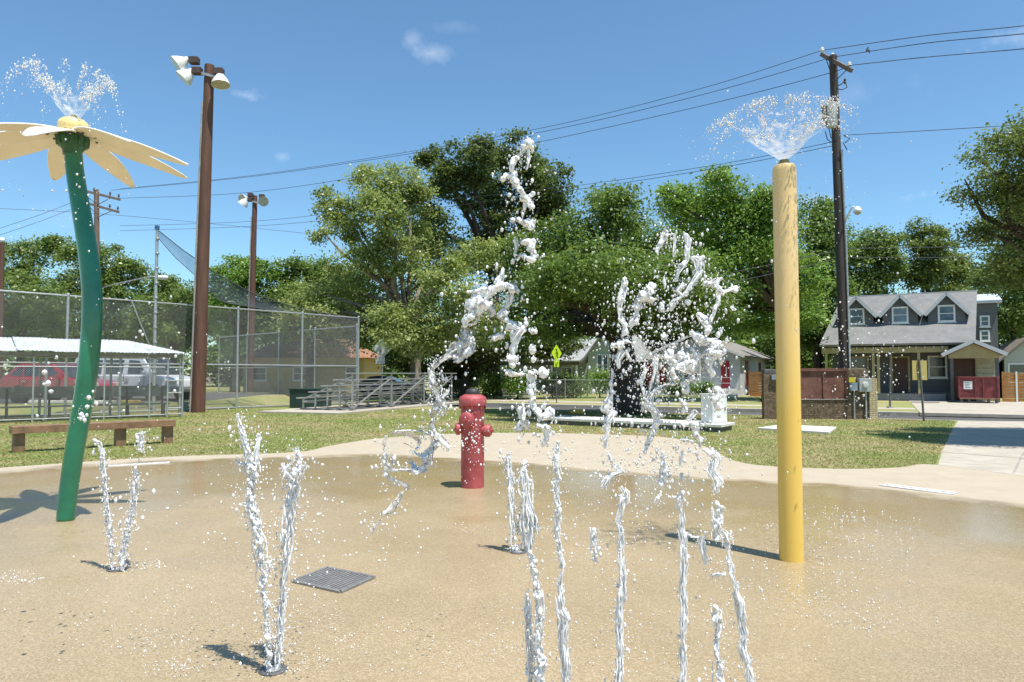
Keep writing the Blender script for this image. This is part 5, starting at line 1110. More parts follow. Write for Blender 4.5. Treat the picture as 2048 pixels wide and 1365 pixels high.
tree('far_tree', 'bright bushy tree between the two floodlight poles', (470, 58), [(470, 545, 36, 26), (520, 550, 40, 30), (450, 585, 36, 36), (520, 605, 60, 40), (480, 645, 54, 36)], 26000, .25, L_BRT, M['bark'], .35, 23, grp)
tree('far_tree', 'wide green tree right of the farther floodlight pole', (620, 58), [(575, 545, 40, 24), (620, 540, 44, 28), (665, 565, 44, 36), (590, 600, 54, 40), (655, 630, 60, 44), (570, 650, 50, 36), (700, 600, 40, 40)], 34000, .25, L_OAK, M['bark'], .4, 24, grp)
def treeline():
    C, Rd = [], []; r = random.Random(5)
    for i in range(60):
        x = -85 + 185 * i / 59 + r.uniform(-2, 2); y = r.uniform(76, 96); h = r.uniform(4.5, 7.5); C.append((x, y, h * .75)); Rd.append((r.uniform(2.5, 4.5), 3, h))
    V, Fq, ti = leaves(C, Rd, 150000, .62, 31, .35, 40, .24)
    tag(np_mesh('distant_wood', V, Fq, L_OAK, None, attrs={'tint': ('FACE', ti)}, loc=(0, 92, 0)), 'dark mass of distant trees and hedges closing the view behind the houses', 'trees', kind='stuff')
treeline()
def shrub(name, label, px, py, rx, ry, Y, n, size, lm, seed):
    c = P(px, py, Y); k = Y / F; b = Vector((c.x, Y, -.03)); t = thing(name, b, label, 'shrub'); rnd = random.Random(seed)
    cs, rs = [], []
    for i in range(5): cs.append(c + Vector((rnd.uniform(-.55, .55) * rx * k, rnd.uniform(-.3, .3), rnd.uniform(-.35, .35) * ry * k))); rs.append((rx * k * .5, rx * k * .5, ry * k * .55))
    V, Fq, ti = leaves(cs, rs, n, size, seed, .3, 30, .22); np_mesh('foliage', V, Fq, lm, t, attrs={'tint': ('FACE', ti)})
    for i in range(4): MB().tube([b + Vector((rnd.uniform(-.1, .1), 0, 0)), c + Vector((rnd.uniform(-.4, .4) * rx * k, 0, 0))], [.03, .01], 5).build('stem', M['bark'], t, True)
shrub('shrub', 'leafy green shrub below the mint house window', 1200, 762, 30, 26, 47.5, 5000, .14, L_BRT, 41)
shrub('shrub', 'dark bushy shrub behind the crossing sign', 1130, 772, 44, 34, 47, 6500, .16, L_OAK, 42)
shrub('shrub', 'upright green shrub at the yard fence left of the crossing sign', 1035, 765, 26, 26, 44, 4000, .14, L_BRT, 43)
shrub('shrub', 'dark shrub in the shade near the red hydrant cap', 990, 768, 26, 22, 46, 4000, .15, L_OAK, 44)
shrub('shrub', 'small dark shrub before the white house porch', 1360, 776, 34, 14, 49, 3500, .12, L_OAK, 45)
shrub('shrub', 'small round shrub beside the white house steps', 1405, 777, 18, 12, 49, 2500, .12, L_BRT, 46)
shrub('shrub', 'dark hedge bush left of the bright shrubs across the street', 930, 760, 50, 34, 50, 6500, .16, L_OAK, 47)
def agave():
    b = P(1524, 750, 40); b.z = -.03; t = thing('spiky_plant', b, 'green spiky leaved plant left of the brick enclosure', 'plant'); r = random.Random(9)
    AG = mat('strap leaf green', (.07, .14, .03), .45, .3, 4)
    for i in range(46):
        a = r.uniform(0, 2 * math.pi); L = r.uniform(.6, 1.2); d = Vector((math.cos(a), math.sin(a), 0)); el = r.uniform(.3, 1.3); w = Vector((-d.y, d.x, 0))
        pts = [b + d * (L * q * math.cos(el)) + Vector((0, 0, .03 + L * q * math.sin(el) - .45 * q * q * L)) for q in (0, .35, .7, 1)]
        v = []
        for p, ww in zip(pts, (.03, .045, .03, .003)): v += [p - w * ww, p + w * ww]
        MB().add(v, [(0, 1, 3, 2), (2, 3, 5, 4), (4, 5, 7, 6)]).build('leaf', AG, t, True)
agave()
# ================================================================== water
WATER = water_mat('whitened water', .25, 1.0, .8, .35, 100, 70, .36, .50); JET = water_mat('jet water', .35, .95, .97, .3, 110, 85, .37, .52, .3)
CLEAR = water_mat('clear water sheet', .03, .85, .85, .6, 45, 30, .46, .64); DROP = water_mat('water drops', .45, 1.0, .6, .3, 60, 70, .36, .6)
def ico(sub):
    bm = bmesh.new(); bmesh.ops.create_icosphere(bm, subdivisions=sub, radius=1); bm.verts.ensure_lookup_table()
    v = np.array([x.co[:] for x in bm.verts]); f = np.array([[q.index for q in p.verts] for p in bm.faces]); bm.free(); return v, f
I1, I2 = ico(1), ico(2)
def balls(S_, base=I1, squash=None):
    v, f = base; S_ = np.array(S_, float); n = len(S_); sc_ = np.ones((n, 3)) if squash is None else squash
    V = (v[None] * (S_[:, 3][:, None] * sc_)[:, None, :] + S_[:, None, :3]).reshape(-1, 3); Fq = (f[None] + (np.arange(n) * len(v))[:, None, None]).reshape(-1, 3); return V, Fq
def droplets(name, S_, m, parent, stretch=1.25):
    r = np.random.default_rng(len(S_)); n = len(S_); sq = np.stack([r.uniform(.75, 1.1, n), r.uniform(.75, 1.1, n), r.uniform(.9, 1.1, n) * stretch ** r.random(n)], 1)
    V, Fq = balls(S_, I1 if n > 60 else I2, sq); o = np_mesh(name, V, Fq, m, parent, True); return o
def blob(name, S_, voxel, m, parent=None, amp=.25, nscale=22, seed=0, label=None, cat='water', group=None, flat=1.0, loc=None, sm_it=2):
    """fuse overlapping balls into one wet surface"""
    V, Fq = balls(S_, I1); me = bpy.data.meshes.new('tmp'); me.from_pydata(V.tolist(), [], Fq.tolist()); ob = bpy.data.objects.new('tmp', me); col.objects.link(ob)
    rm = ob.modifiers.new('r', 'REMESH'); rm.mode = 'VOXEL'; rm.voxel_size = voxel
    sm = ob.modifiers.new('s', 'SMOOTH'); sm.factor = .5; sm.iterations = sm_it
    dg = bpy.context.evaluated_depsgraph_get(); ev = ob.evaluated_get(dg); m2 = bpy.data.meshes.new_from_object(ev); bpy.data.objects.remove(ob)
    n = len(m2.vertices); co = np.empty(n * 3, np.float32); nr = np.empty(n * 3, np.float32); m2.vertices.foreach_get('co', co); m2.vertex_normals.foreach_get('vector', nr); co = co.reshape(-1, 3); nr = nr.reshape(-1, 3)
    dsp = np.array([noise.noise(Vector((float(c[0]), float(c[1]), float(c[2]))) * nscale + Vector((seed, 0, 0))) + .5 * noise.noise(Vector((float(c[0]), float(c[1]), float(c[2]))) * nscale * 2.3) for c in co]); co = co + nr * (dsp * voxel * amp * 4)[:, None]
    fs = [tuple(p.vertices) for p in m2.polygons]
    o = mesh_obj(name, co, fs, m, parent, True, loc=loc); bpy.data.meshes.remove(m2)
    if label: tag(o, label, cat, group)
    return o
def trace(chains, Y, seed, rough=.28, yj=.03, dens=.55, rs=1.0, strands=4, w0=.30):
    """chains of (px, py, r) pixels -> balls at depth Y: ragged intertwined strands, fatter where the photo is fatter"""
    r = random.Random(seed); out = []; k = Y / F
    for ci, ch in enumerate(chains):
        y0 = Y + r.uniform(-yj, yj) * 2
        if len(ch) == 1:
            a = ch[0]; out.append((*P(a[0], a[1], y0), a[2] * k * rs)); continue
        for s in range(strands):
            sd = seed * 13.7 + ci * 5.1 + s * 31.3; dist = 0
            for i in range(len(ch) - 1):
                a, b = ch[i], ch[i + 1]; L = math.hypot(b[0] - a[0], b[1] - a[1]); st = max(2, int(L / 2.6))
                for j in range(st):
                    q = j / st; rad = a[2] + (b[2] - a[2]) * q; d = (dist + L * q) * .055
                    ox = noise.noise(Vector((d, sd, 0))) * rad * 1.35; oy = noise.noise(Vector((d, sd, 7))) * rad * 1.35
                    w = w0 + .34 * noise.noise(Vector((d * 2.6, sd, 3))) + .22 * noise.noise(Vector((d * 6.5, sd, 5)))
                    if w < .17 and s > 0: continue
                    out.append((*P(a[0] + (b[0] - a[0]) * q + ox, a[1] + (b[1] - a[1]) * q, y0 + oy * k), max(1.3, rad * max(.2, w)) * k * rs))
                dist += L
            if s == 0: out.append((*P(ch[-1][0], ch[-1][1], y0), ch[-1][2] * k * rs * .85)); out.append((*P(ch[0][0], ch[0][1], y0), ch[0][2] * k * rs * .7))
    return out
def near(S_, n, seed, spread, rmin, rmax, Y, grav=0):
    r = random.Random(seed); out = []; k = Y / F
    for i in range(n):
        s = r.choice(S_); rad = (rmin + (rmax - rmin) * r.random() ** 3) * k
        d = s[3] + rad + abs(r.gauss(0, spread)) * k; a = r.uniform(0, 2 * math.pi)
        out.append((s[0] + math.cos(a) * d, s[1] + r.gauss(0, spread * .5) * k, s[2] + math.sin(a) * d, rad))
    return out
STRAND = water_mat('streaming water', .35, .92, 1.0, .15, 120, 90, .34, .48, .3)
def strands(chains, Y, seed, m, parent, n=12, rs=1.0):
    """thin streaming threads that follow a jet, most of them short and broken"""
    r = random.Random(seed); k = Y / F; b = MB()
    for ci, ch in enumerate(chains):
        if len(ch) < 2: continue
        pts = []
        for i in range(len(ch) - 1):
            a, e = ch[i], ch[i + 1]; st = max(2, int(math.hypot(e[0] - a[0], e[1] - a[1]) / 5))
            pts += [tuple(a[q] + (e[q] - a[q]) * j / st for q in range(3)) for j in range(st)]
        pts.append(ch[-1]); N = len(pts)
        for t in range(max(3, int(n * min(2.5, N / 40)))):
            L = min(N, int(r.uniform(4, 22))); s0 = r.randint(0, max(0, N - L)); ox, oy = r.gauss(0, .5), r.gauss(0, .5); sd = r.uniform(0, 99); line, rad = [], []
            for j in range(L):
                x, y, w = pts[s0 + j]; q = j / max(1, L - 1)
                dx = (ox + .55 * noise.noise(Vector((j * .22, sd, 0)))) * w; dy = (oy + .5 * noise.noise(Vector((j * .22, sd, 5)))) * w
                line.append(P(x + dx, y, Y + dy * k)); rad.append((.5 + 1.5 * math.sin(math.pi * q) ** .7 * (.6 + .8 * abs(noise.noise(Vector((j * .5, sd, 9)))))) * k * rs)
            if L > 2: b.tube(line, rad, 6)
    o = b.build('streaming_threads', m, parent, 'fix'); o['kind'] = 'stuff'
def jet(label, chains, Y, seed, m=WATER, ndrop=60, spread=14, vox=None, rs=1.0, name='water_jet', dr=(1.4, 5), amp=.3, rough=.28, group='water jets of the splash pad'):
    rs0 = rs; rs *= .82 if name == 'water_jet' else 1.12
    S_ = trace(chains, Y, seed, rough, rs=rs) if name == 'water_jet' else trace(chains, Y, seed, rough, rs=rs, strands=4, w0=.42); vox = vox or 1.55 * Y / F
    o = blob(name, S_, vox, m, None, amp, 9 / (Y * .01) * .045 * 2, seed, label, 'water jet' if name == 'water_jet' else 'splash', group, sm_it=2 if name == 'water_jet' else 4)
    if name == 'water_jet':
        br = [[(x, y, min(w, 6)) for x, y, w in sum(chains[:3], [])]] if seed in (22, 24, 26) else ([[(x, y, min(w, 6)) for x, y, w in chains[0] + chains[1] + chains[2]]] if seed in (21, 23) else [])
        strands(chains + br, Y, seed + 7, STRAND, o, 26, 1.1)
    else: strands(chains, Y, seed + 7, STRAND, o, 8)
    if ndrop:
        d = droplets('droplets', near(S_, ndrop, seed, spread, dr[0], dr[1] * .8, Y) + near(S_, ndrop * (5 if name == 'water_jet' else 2), seed + 99, spread * .45, .7, 2.0, Y), DROP, o, 2.0); d['kind'] = 'stuff'
    return o
YC = 2.45
# --- pairs rising from ground nozzles
Yn = G(546, 1343).y
jet('near left jet of the foreground pair left of the grate', [[(538, 1342, 8), (536, 1300, 8), (533, 1240, 8), (528, 1180, 10), (525, 1130, 10), (519, 1085, 13), (512, 1050, 12), (506, 1010, 13), (500, 985, 11), (506, 950, 12), (500, 925, 13), (494, 900, 10), (489, 872, 7), (481, 850, 7), (475, 829, 4)], [(500, 925, 12), (484, 932, 13), (473, 922, 7)], [(506, 950, 8), (513, 905, 6), (518, 870, 5)], [(512, 1050, 7), (495, 1015, 9), (480, 1010, 6)], [(525, 1130, 6), (548, 1120, 4)]], Yn, 1, JET, 150, 24)
jet('near right jet of the foreground pair left of the grate', [[(554, 1342, 9), (559, 1280, 9), (564, 1220, 10), (568, 1170, 10), (571, 1120, 12), (575, 1075, 12), (577, 1040, 12), (579, 1000, 15), (586, 965, 19), (592, 940, 17), (597, 922, 9), (594, 905, 5), (593, 890, 3)], [(586, 960, 13), (572, 945, 10), (566, 930, 6)], [(590, 950, 12), (604, 935, 8), (610, 930, 4)]], Yn, 2, JET, 190, 26)
Yl = G(235, 1142).y
jet('thin left jet of the small pair beside the green stem', [[(226, 1140, 5), (223, 1095, 5), (216, 1035, 5), (211, 985, 5), (206, 935, 5), (204, 905, 5), (196, 884, 7)], [(196, 884, 6), (188, 880, 5)]], Yl, 3, JET, 50, 12, vox=.0075)
jet('thin right jet of the small pair beside the green stem', [[(243, 1140, 6), (249, 1095, 5), (258, 1045, 4), (266, 1000, 5), (270, 955, 7), (271, 935, 5)], [(283, 905, 4), (284, 885, 9), (281, 868, 8), (290, 866, 5)]], Yl, 4, JET, 70, 14, vox=.0075)
Y3 = G(1030, 1106).y
jet('left jet of the far pair behind the central curtain', [[(1028, 1106, 6), (1028, 1060, 7), (1024, 1010, 6), (1020, 965, 8), (1018, 930, 9), (1016, 905, 5)]], Y3, 5, JET, 60, 14, vox=.0085)
jet('right jet of the far pair behind the central curtain', [[(1050, 1106, 7), (1049, 1070, 8), (1044, 1035, 7), (1052, 1000, 8), (1048, 960, 10), (1050, 925, 9)]], Y3, 6, JET, 60, 14, vox=.0085)
# --- curtain of near jets rising through the bottom of the frame
jet('leftmost tall jet of the central curtain at the bottom edge', [[(1078, 1560, 12), (1079, 1420, 12), (1078, 1365, 12), (1083, 1330, 14), (1073, 1292, 10), (1077, 1255, 9), (1080, 1230, 11), (1074, 1190, 11), (1069, 1150, 12), (1060, 1105, 8)], [(1062, 1080, 12), (1060, 1045, 12), (1056, 1010, 8), (1066, 1050, 11), (1075, 1062, 9)], [(1054, 985, 8), (1052, 960, 10), (1048, 935, 7)], [(1060, 1365, 10), (1058, 1320, 8), (1056, 1270, 8), (1054, 1215, 7), (1056, 1180, 5)]], YC, 21, JET, 120, 18)
jet('second jet of the central curtain from the left', [[(1130, 1560, 9), (1130, 1440, 9), (1129, 1365, 9), (1131, 1330, 10), (1126, 1290, 7), (1131, 1240, 12), (1123, 1215, 9), (1119, 1170, 9), (1121, 1150, 6)], [(1127, 1135, 8), (1118, 1105, 7), (1113, 1050, 7), (1117, 1010, 9), (1113, 995, 6)], [(1111, 965, 9), (1118, 960, 8), (1112, 930, 6), (1116, 885, 7)]], YC, 22, JET, 90, 18)
jet('third jet of the central curtain below the oak trunk', [[(1238, 1560, 10), (1239, 1420, 10), (1238, 1365, 11), (1241, 1310, 10), (1238, 1262, 8), (1241, 1205, 11), (1244, 1165, 8), (1241, 1130, 8)], [(1243, 1095, 8), (1240, 1060, 7), (1236, 1045, 6)], [(1246, 1010, 11), (1250, 985, 9), (1243, 975, 6)], [(1192, 1120, 9), (1190, 1085, 8), (1188, 1060, 7)], [(1205, 975, 9), (1222, 950, 13), (1238, 945, 8), (1222, 925, 6), (1215, 905, 4)]], YC, 23, JET, 150, 26)
jet('fourth jet of the central curtain, straight and thin', [[(1368, 1560, 8), (1368, 1450, 8), (1367, 1390, 8), (1368, 1340, 7), (1367, 1300, 9), (1366, 1280, 3), (1366, 1262, 8), (1367, 1215, 8), (1366, 1180, 8), (1368, 1130, 8), (1366, 1095, 8)], [(1366, 1080, 11), (1362, 1060, 7)], [(1363, 1025, 6), (1360, 1000, 8), (1365, 985, 7)], [(1366, 960, 7), (1364, 950, 8)]], YC, 24, JET, 60, 16)
jet('fifth jet of the central curtain left of the slanting one', [[(1440, 1560, 10), (1440, 1450, 10), (1438, 1365, 10), (1437, 1335, 10), (1433, 1300, 7), (1434, 1280, 6), (1438, 1262, 9), (1434, 1235, 12), (1431, 1215, 10)], [(1436, 1150, 10), (1424, 1150, 8), (1448, 1150, 7)], [(1412, 1130, 5), (1408, 1105, 9), (1402, 1075, 8), (1385, 1075, 4), (1374, 1068, 5)], [(1434, 1080, 10), (1430, 1068, 8), (1437, 1035, 11), (1436, 1015, 12), (1432, 1005, 8)], [(1433, 985, 8), (1436, 965, 12), (1428, 940, 14), (1434, 915, 13), (1424, 900, 8)]], YC, 25, JET, 110, 20)
jet('rightmost slanting jet of the central curtain', [[(1516, 1560, 10), (1508, 1430, 10), (1503, 1365, 10), (1499, 1345, 8), (1496, 1332, 4), (1493, 1322, 9), (1488, 1300, 9), (1485, 1280, 5), (1488, 1268, 7), (1483, 1240, 8), (1480, 1205, 9), (1474, 1190, 8), (1470, 1168, 7)], [(1462, 1145, 8), (1458, 1125, 6)], [(1455, 1095, 10), (1452, 1080, 9), (1446, 1060, 5)]], YC, 26, JET, 60, 14)
# --- flung water above the curtain
grp = 'flung splashes above the central jets'
jet('topmost twisting strand of flung water against the sky', [[(1058, 284, 11), (1064, 297, 8), (1046, 292, 8), (1048, 302, 6), (1036, 312, 5), (1026, 322, 10), (1022, 335, 9), (1027, 348, 8), (1030, 362, 10), (1042, 384, 9), (1052, 400, 9), (1064, 414, 8)], [(1030, 345, 8), (1014, 352, 12), (1006, 358, 8)], [(1058, 395, 7), (1066, 388, 7)], [(1056, 300, 5), (1057, 318, 4), (1053, 340, 2.5)], [(1050, 405, 5), (1049, 420, 4)], [(1038, 440, 9), (1050, 448, 11), (1062, 440, 9), (1062, 455, 8)]], YC, 31, WATER, 80, 24, name='water_splash', group=grp)
jet('cluster of flung water just below the topmost strand', [[(1052, 485, 10), (1064, 482, 11), (1058, 500, 11), (1068, 506, 9), (1064, 522, 9), (1048, 512, 8)], [(1031, 482, 5), (1033, 498, 3.5), (1030, 510, 5), (1041, 512, 3.5)]], YC, 32, WATER, 40, 22, name='water_splash', group=grp)
jet('chain of white blobs falling left of the crossing sign', [[(1024, 585, 5), (1020, 605, 5), (1010, 618, 7), (1004, 632, 13), (1012, 640, 8)], [(1022, 652, 15), (1040, 660, 14), (1030, 672, 12), (1027, 690, 9), (1026, 705, 9)], [(1000, 672, 12), (990, 676, 9)], [(1030, 718, 12), (1020, 716, 10), (1025, 730, 8)], [(1018, 744, 9), (1030, 750, 11), (1045, 748, 6)], [(1066, 664, 8), (1060, 660, 6)], [(1064, 690, 6), (1065, 702, 9)], [(1067, 720, 7)], [(1084, 742, 12), (1088, 750, 11)], [(1060, 746, 8), (1063, 765, 8), (1062, 790, 10), (1066, 808, 9), (1074, 825, 7), (1090, 835, 12), (1100, 825, 14)], [(1042, 820, 12), (1044, 832, 10)], [(1052, 850, 13), (1048, 842, 10), (1040, 858, 9)], [(1078, 852, 10), (1092, 858, 11), (1095, 872, 8), (1086, 892, 5)]], YC, 33, WATER, 130, 26, name='water_splash', dr=(1.5, 7), group=grp)
jet('slim vertical strand of water left of the oak trunk', [[(1250, 558, 6), (1247, 575, 7), (1242, 595, 8), (1239, 615, 4.5), (1241, 635, 5), (1248, 650, 10), (1250, 665, 8)], [(1240, 690, 14), (1228, 692, 9), (1248, 682, 10), (1262, 686, 3), (1270, 685, 3)], [(1242, 705, 10), (1236, 722, 7), (1238, 735, 5)], [(1254, 700, 3), (1258, 715, 3), (1264, 722, 3)], [(1224, 740, 4), (1222, 770, 5), (1220, 800, 8), (1216, 820, 12), (1226, 826, 10), (1214, 840, 9), (1214, 868, 5), (1210, 895, 4)]], YC, 34, WATER, 150, 30, name='water_splash', group=grp)
jet('boot shaped blob of water above the oak trunk', [[(1302, 570, 8), (1298, 585, 13), (1288, 592, 12), (1304, 600, 9), (1280, 600, 10), (1273, 625, 7), (1268, 645, 8), (1262, 655, 4)], [(1322, 608, 6), (1323, 618, 7)], [(1328, 668, 6), (1329, 676, 7)]], YC, 35, WATER, 50, 26, name='water_splash', group=grp)
jet('branching crown of flung water high on the right', [[(1331, 462, 5), (1330, 478, 8), (1320, 490, 6), (1314, 505, 4)], [(1335, 470, 4), (1348, 468, 3.5), (1349, 490, 3), (1348, 512, 4.5)], [(1372, 472, 8), (1376, 485, 8), (1373, 505, 6), (1372, 522, 5), (1362, 532, 8), (1356, 548, 5), (1352, 560, 5)], [(1366, 570, 9), (1356, 582, 8), (1366, 592, 7), (1348, 602, 6), (1342, 618, 7)], [(1368, 590, 6), (1380, 578, 7), (1392, 562, 8), (1402, 545, 8), (1400, 525, 10), (1390, 516, 9), (1406, 516, 7)], [(1412, 568, 9), (1424, 566, 5), (1438, 556, 5), (1432, 570, 6), (1442, 586, 10), (1456, 582, 6), (1474, 574, 8), (1472, 582, 6)], [(1438, 595, 6), (1428, 625, 5), (1420, 645, 5), (1414, 665, 7)], [(1398, 630, 10), (1406, 640, 9), (1414, 655, 7)], [(1328, 555, 3), (1330, 575, 3.5)], [(1376, 606, 7)], [(1464, 616, 5), (1470, 620, 4)]], YC, 36, WATER, 200, 34, name='water_splash', group=grp)
jet('thick tangle of white water in front of the white house', [[(1384, 666, 9), (1394, 678, 12), (1410, 684, 14), (1428, 682, 15), (1436, 690, 12), (1424, 704, 16), (1440, 708, 11), (1416, 720, 10), (1424, 738, 11), (1426, 748, 8)], [(1340, 704, 12), (1336, 716, 10), (1346, 728, 8), (1342, 745, 8), (1350, 758, 8)], [(1362, 712, 14), (1372, 728, 18), (1358, 735, 15), (1380, 745, 10), (1386, 725, 10)], [(1385, 700, 8), (1396, 712, 7), (1394, 735, 6), (1384, 758, 7), (1366, 768, 9), (1370, 780, 9)], [(1350, 768, 5), (1330, 770, 4), (1312, 778, 4), (1300, 790, 4), (1294, 808, 7), (1308, 826, 8), (1314, 845, 8), (1304, 866, 10), (1298, 885, 6), (1290, 905, 5)], [(1290, 720, 4), (1288, 745, 4), (1282, 765, 4), (1288, 788, 4), (1294, 805, 5)], [(1312, 712, 6), (1310, 740, 5), (1302, 770, 3.5), (1298, 790, 3)]], YC, 37, WATER, 260, 40, name='water_splash', dr=(1.4, 6), group=grp)
jet('string of falling blobs in front of the white cabinet', [[(1432, 778, 10), (1440, 790, 12), (1428, 800, 12), (1436, 815, 9)], [(1370, 820, 8), (1368, 810, 7)], [(1388, 826, 9), (1378, 838, 7)], [(1366, 848, 9), (1390, 850, 10), (1396, 868, 10), (1402, 880, 7)], [(1365, 880, 7), (1384, 884, 6)], [(1408, 900, 6), (1420, 908, 8)], [(1328, 905, 5), (1326, 925, 8), (1328, 950, 11), (1322, 970, 8)], [(1320, 990, 6), (1312, 1005, 5)], [(1364, 905, 5), (1360, 930, 4)]], YC, 38, WATER, 200, 36, name='water_splash', group=grp)
# --- big ribbon on the left of the hydrant
jet('foaming crest of the big water ribbon left of the crossing sign', [[(1006, 538, 4), (1002, 552, 7), (996, 566, 9), (1020, 574, 11), (1026, 580, 9)], [(1002, 572, 11), (984, 582, 13), (968, 592, 16), (955, 602, 20), (944, 616, 20), (958, 618, 16), (972, 605, 14), (936, 634, 13), (930, 650, 8)], [(968, 580, 9), (948, 584, 6), (936, 584, 4)], [(980, 618, 12), (984, 628, 9)], [(940, 650, 6), (950, 648, 4), (956, 640, 4)], [(1022, 590, 5), (1018, 608, 6)]], YC, 41, WATER, 110, 26, name='water_splash', group=grp)
jet('clear bulging middle of the big water ribbon', [[(928, 655, 8), (934, 672, 15), (930, 690, 20), (915, 698, 20), (902, 708, 15), (888, 716, 11), (876, 724, 8), (866, 736, 6)], [(940, 680, 10), (944, 692, 8), (932, 710, 12), (916, 720, 9)]], YC, 42, CLEAR, 30, 16, name='water_splash', amp=.12, group=grp)
jet('twisted lower rope of the big water ribbon', [[(862, 736, 6), (860, 752, 7), (866, 768, 7), (872, 782, 8), (880, 796, 10), (872, 815, 9), (866, 838, 8), (860, 852, 7), (866, 866, 9), (880, 878, 10), (894, 892, 7), (896, 900, 5)], [(880, 796, 8), (892, 788, 4), (898, 780, 3)], [(884, 806, 8), (892, 818, 7), (880, 832, 4)], [(884, 750, 2.5), (888, 762, 2.5)]], YC, 43, CLEAR, 90, 18, name='water_splash', amp=.4, group=grp)
def sheet():
    rim = [(770, 872), (786, 862), (812, 860), (838, 862), (862, 868), (878, 884), (866, 905), (856, 925), (858, 942), (842, 948), (822, 944), (800, 938), (784, 928), (770, 915)]
    c = P(822, 902, YC); n = len(rim); v = [c + Vector((0, .05, 0))]; K = 6
    for j in range(1, K + 1):
        for i, (x, y) in enumerate(rim):
            p = P(x, y, YC); q = j / K; v.append(c.lerp(p, q) + Vector((0, .05 * (1 - q * q) + .012 * math.sin(i * 1.7 + j * 1.3), .004 * math.sin(i * 2.1 + j))))
    f = [(0, 1 + i, 1 + (i + 1) % n) for i in range(n)] + [(1 + (j - 1) * n + i, 1 + j * n + i, 1 + j * n + (i + 1) % n, 1 + (j - 1) * n + (i + 1) % n) for j in range(1, K) for i in range(n)]
    o = mesh_obj('water_sheet', v, f, water_mat('thin film of water', .0, .30, .99, .5, 18, 14, .5, .8), None, True); u = o.modifiers.new('s', 'SUBSURF'); u.levels = u.render_levels = 2
    tag(o, 'clear thin sheet of water hanging left of the hydrant', 'splash', grp)
    return o
sheet()
jet('beaded rim and tail of the clear water sheet left of the hydrant', [[(772, 875, 3), (768, 895, 3), (768, 915, 4), (776, 930, 4), (786, 942, 5), (800, 940, 7), (818, 940, 9), (834, 946, 10), (848, 938, 10), (858, 930, 8), (862, 905, 6), (870, 888, 8)], [(790, 862, 3), (815, 861, 3.5), (840, 863, 4), (860, 868, 5)], [(768, 925, 4), (774, 952, 4), (790, 962, 6), (806, 968, 6), (815, 976, 6)], [(806, 984, 5), (800, 996, 6), (790, 1010, 7), (782, 1022, 8), (768, 1028, 7)], [(760, 1040, 3), (750, 1052, 3), (744, 1062, 6)]], YC, 44, CLEAR, 110, 22, name='water_splash', amp=.4, group=grp)
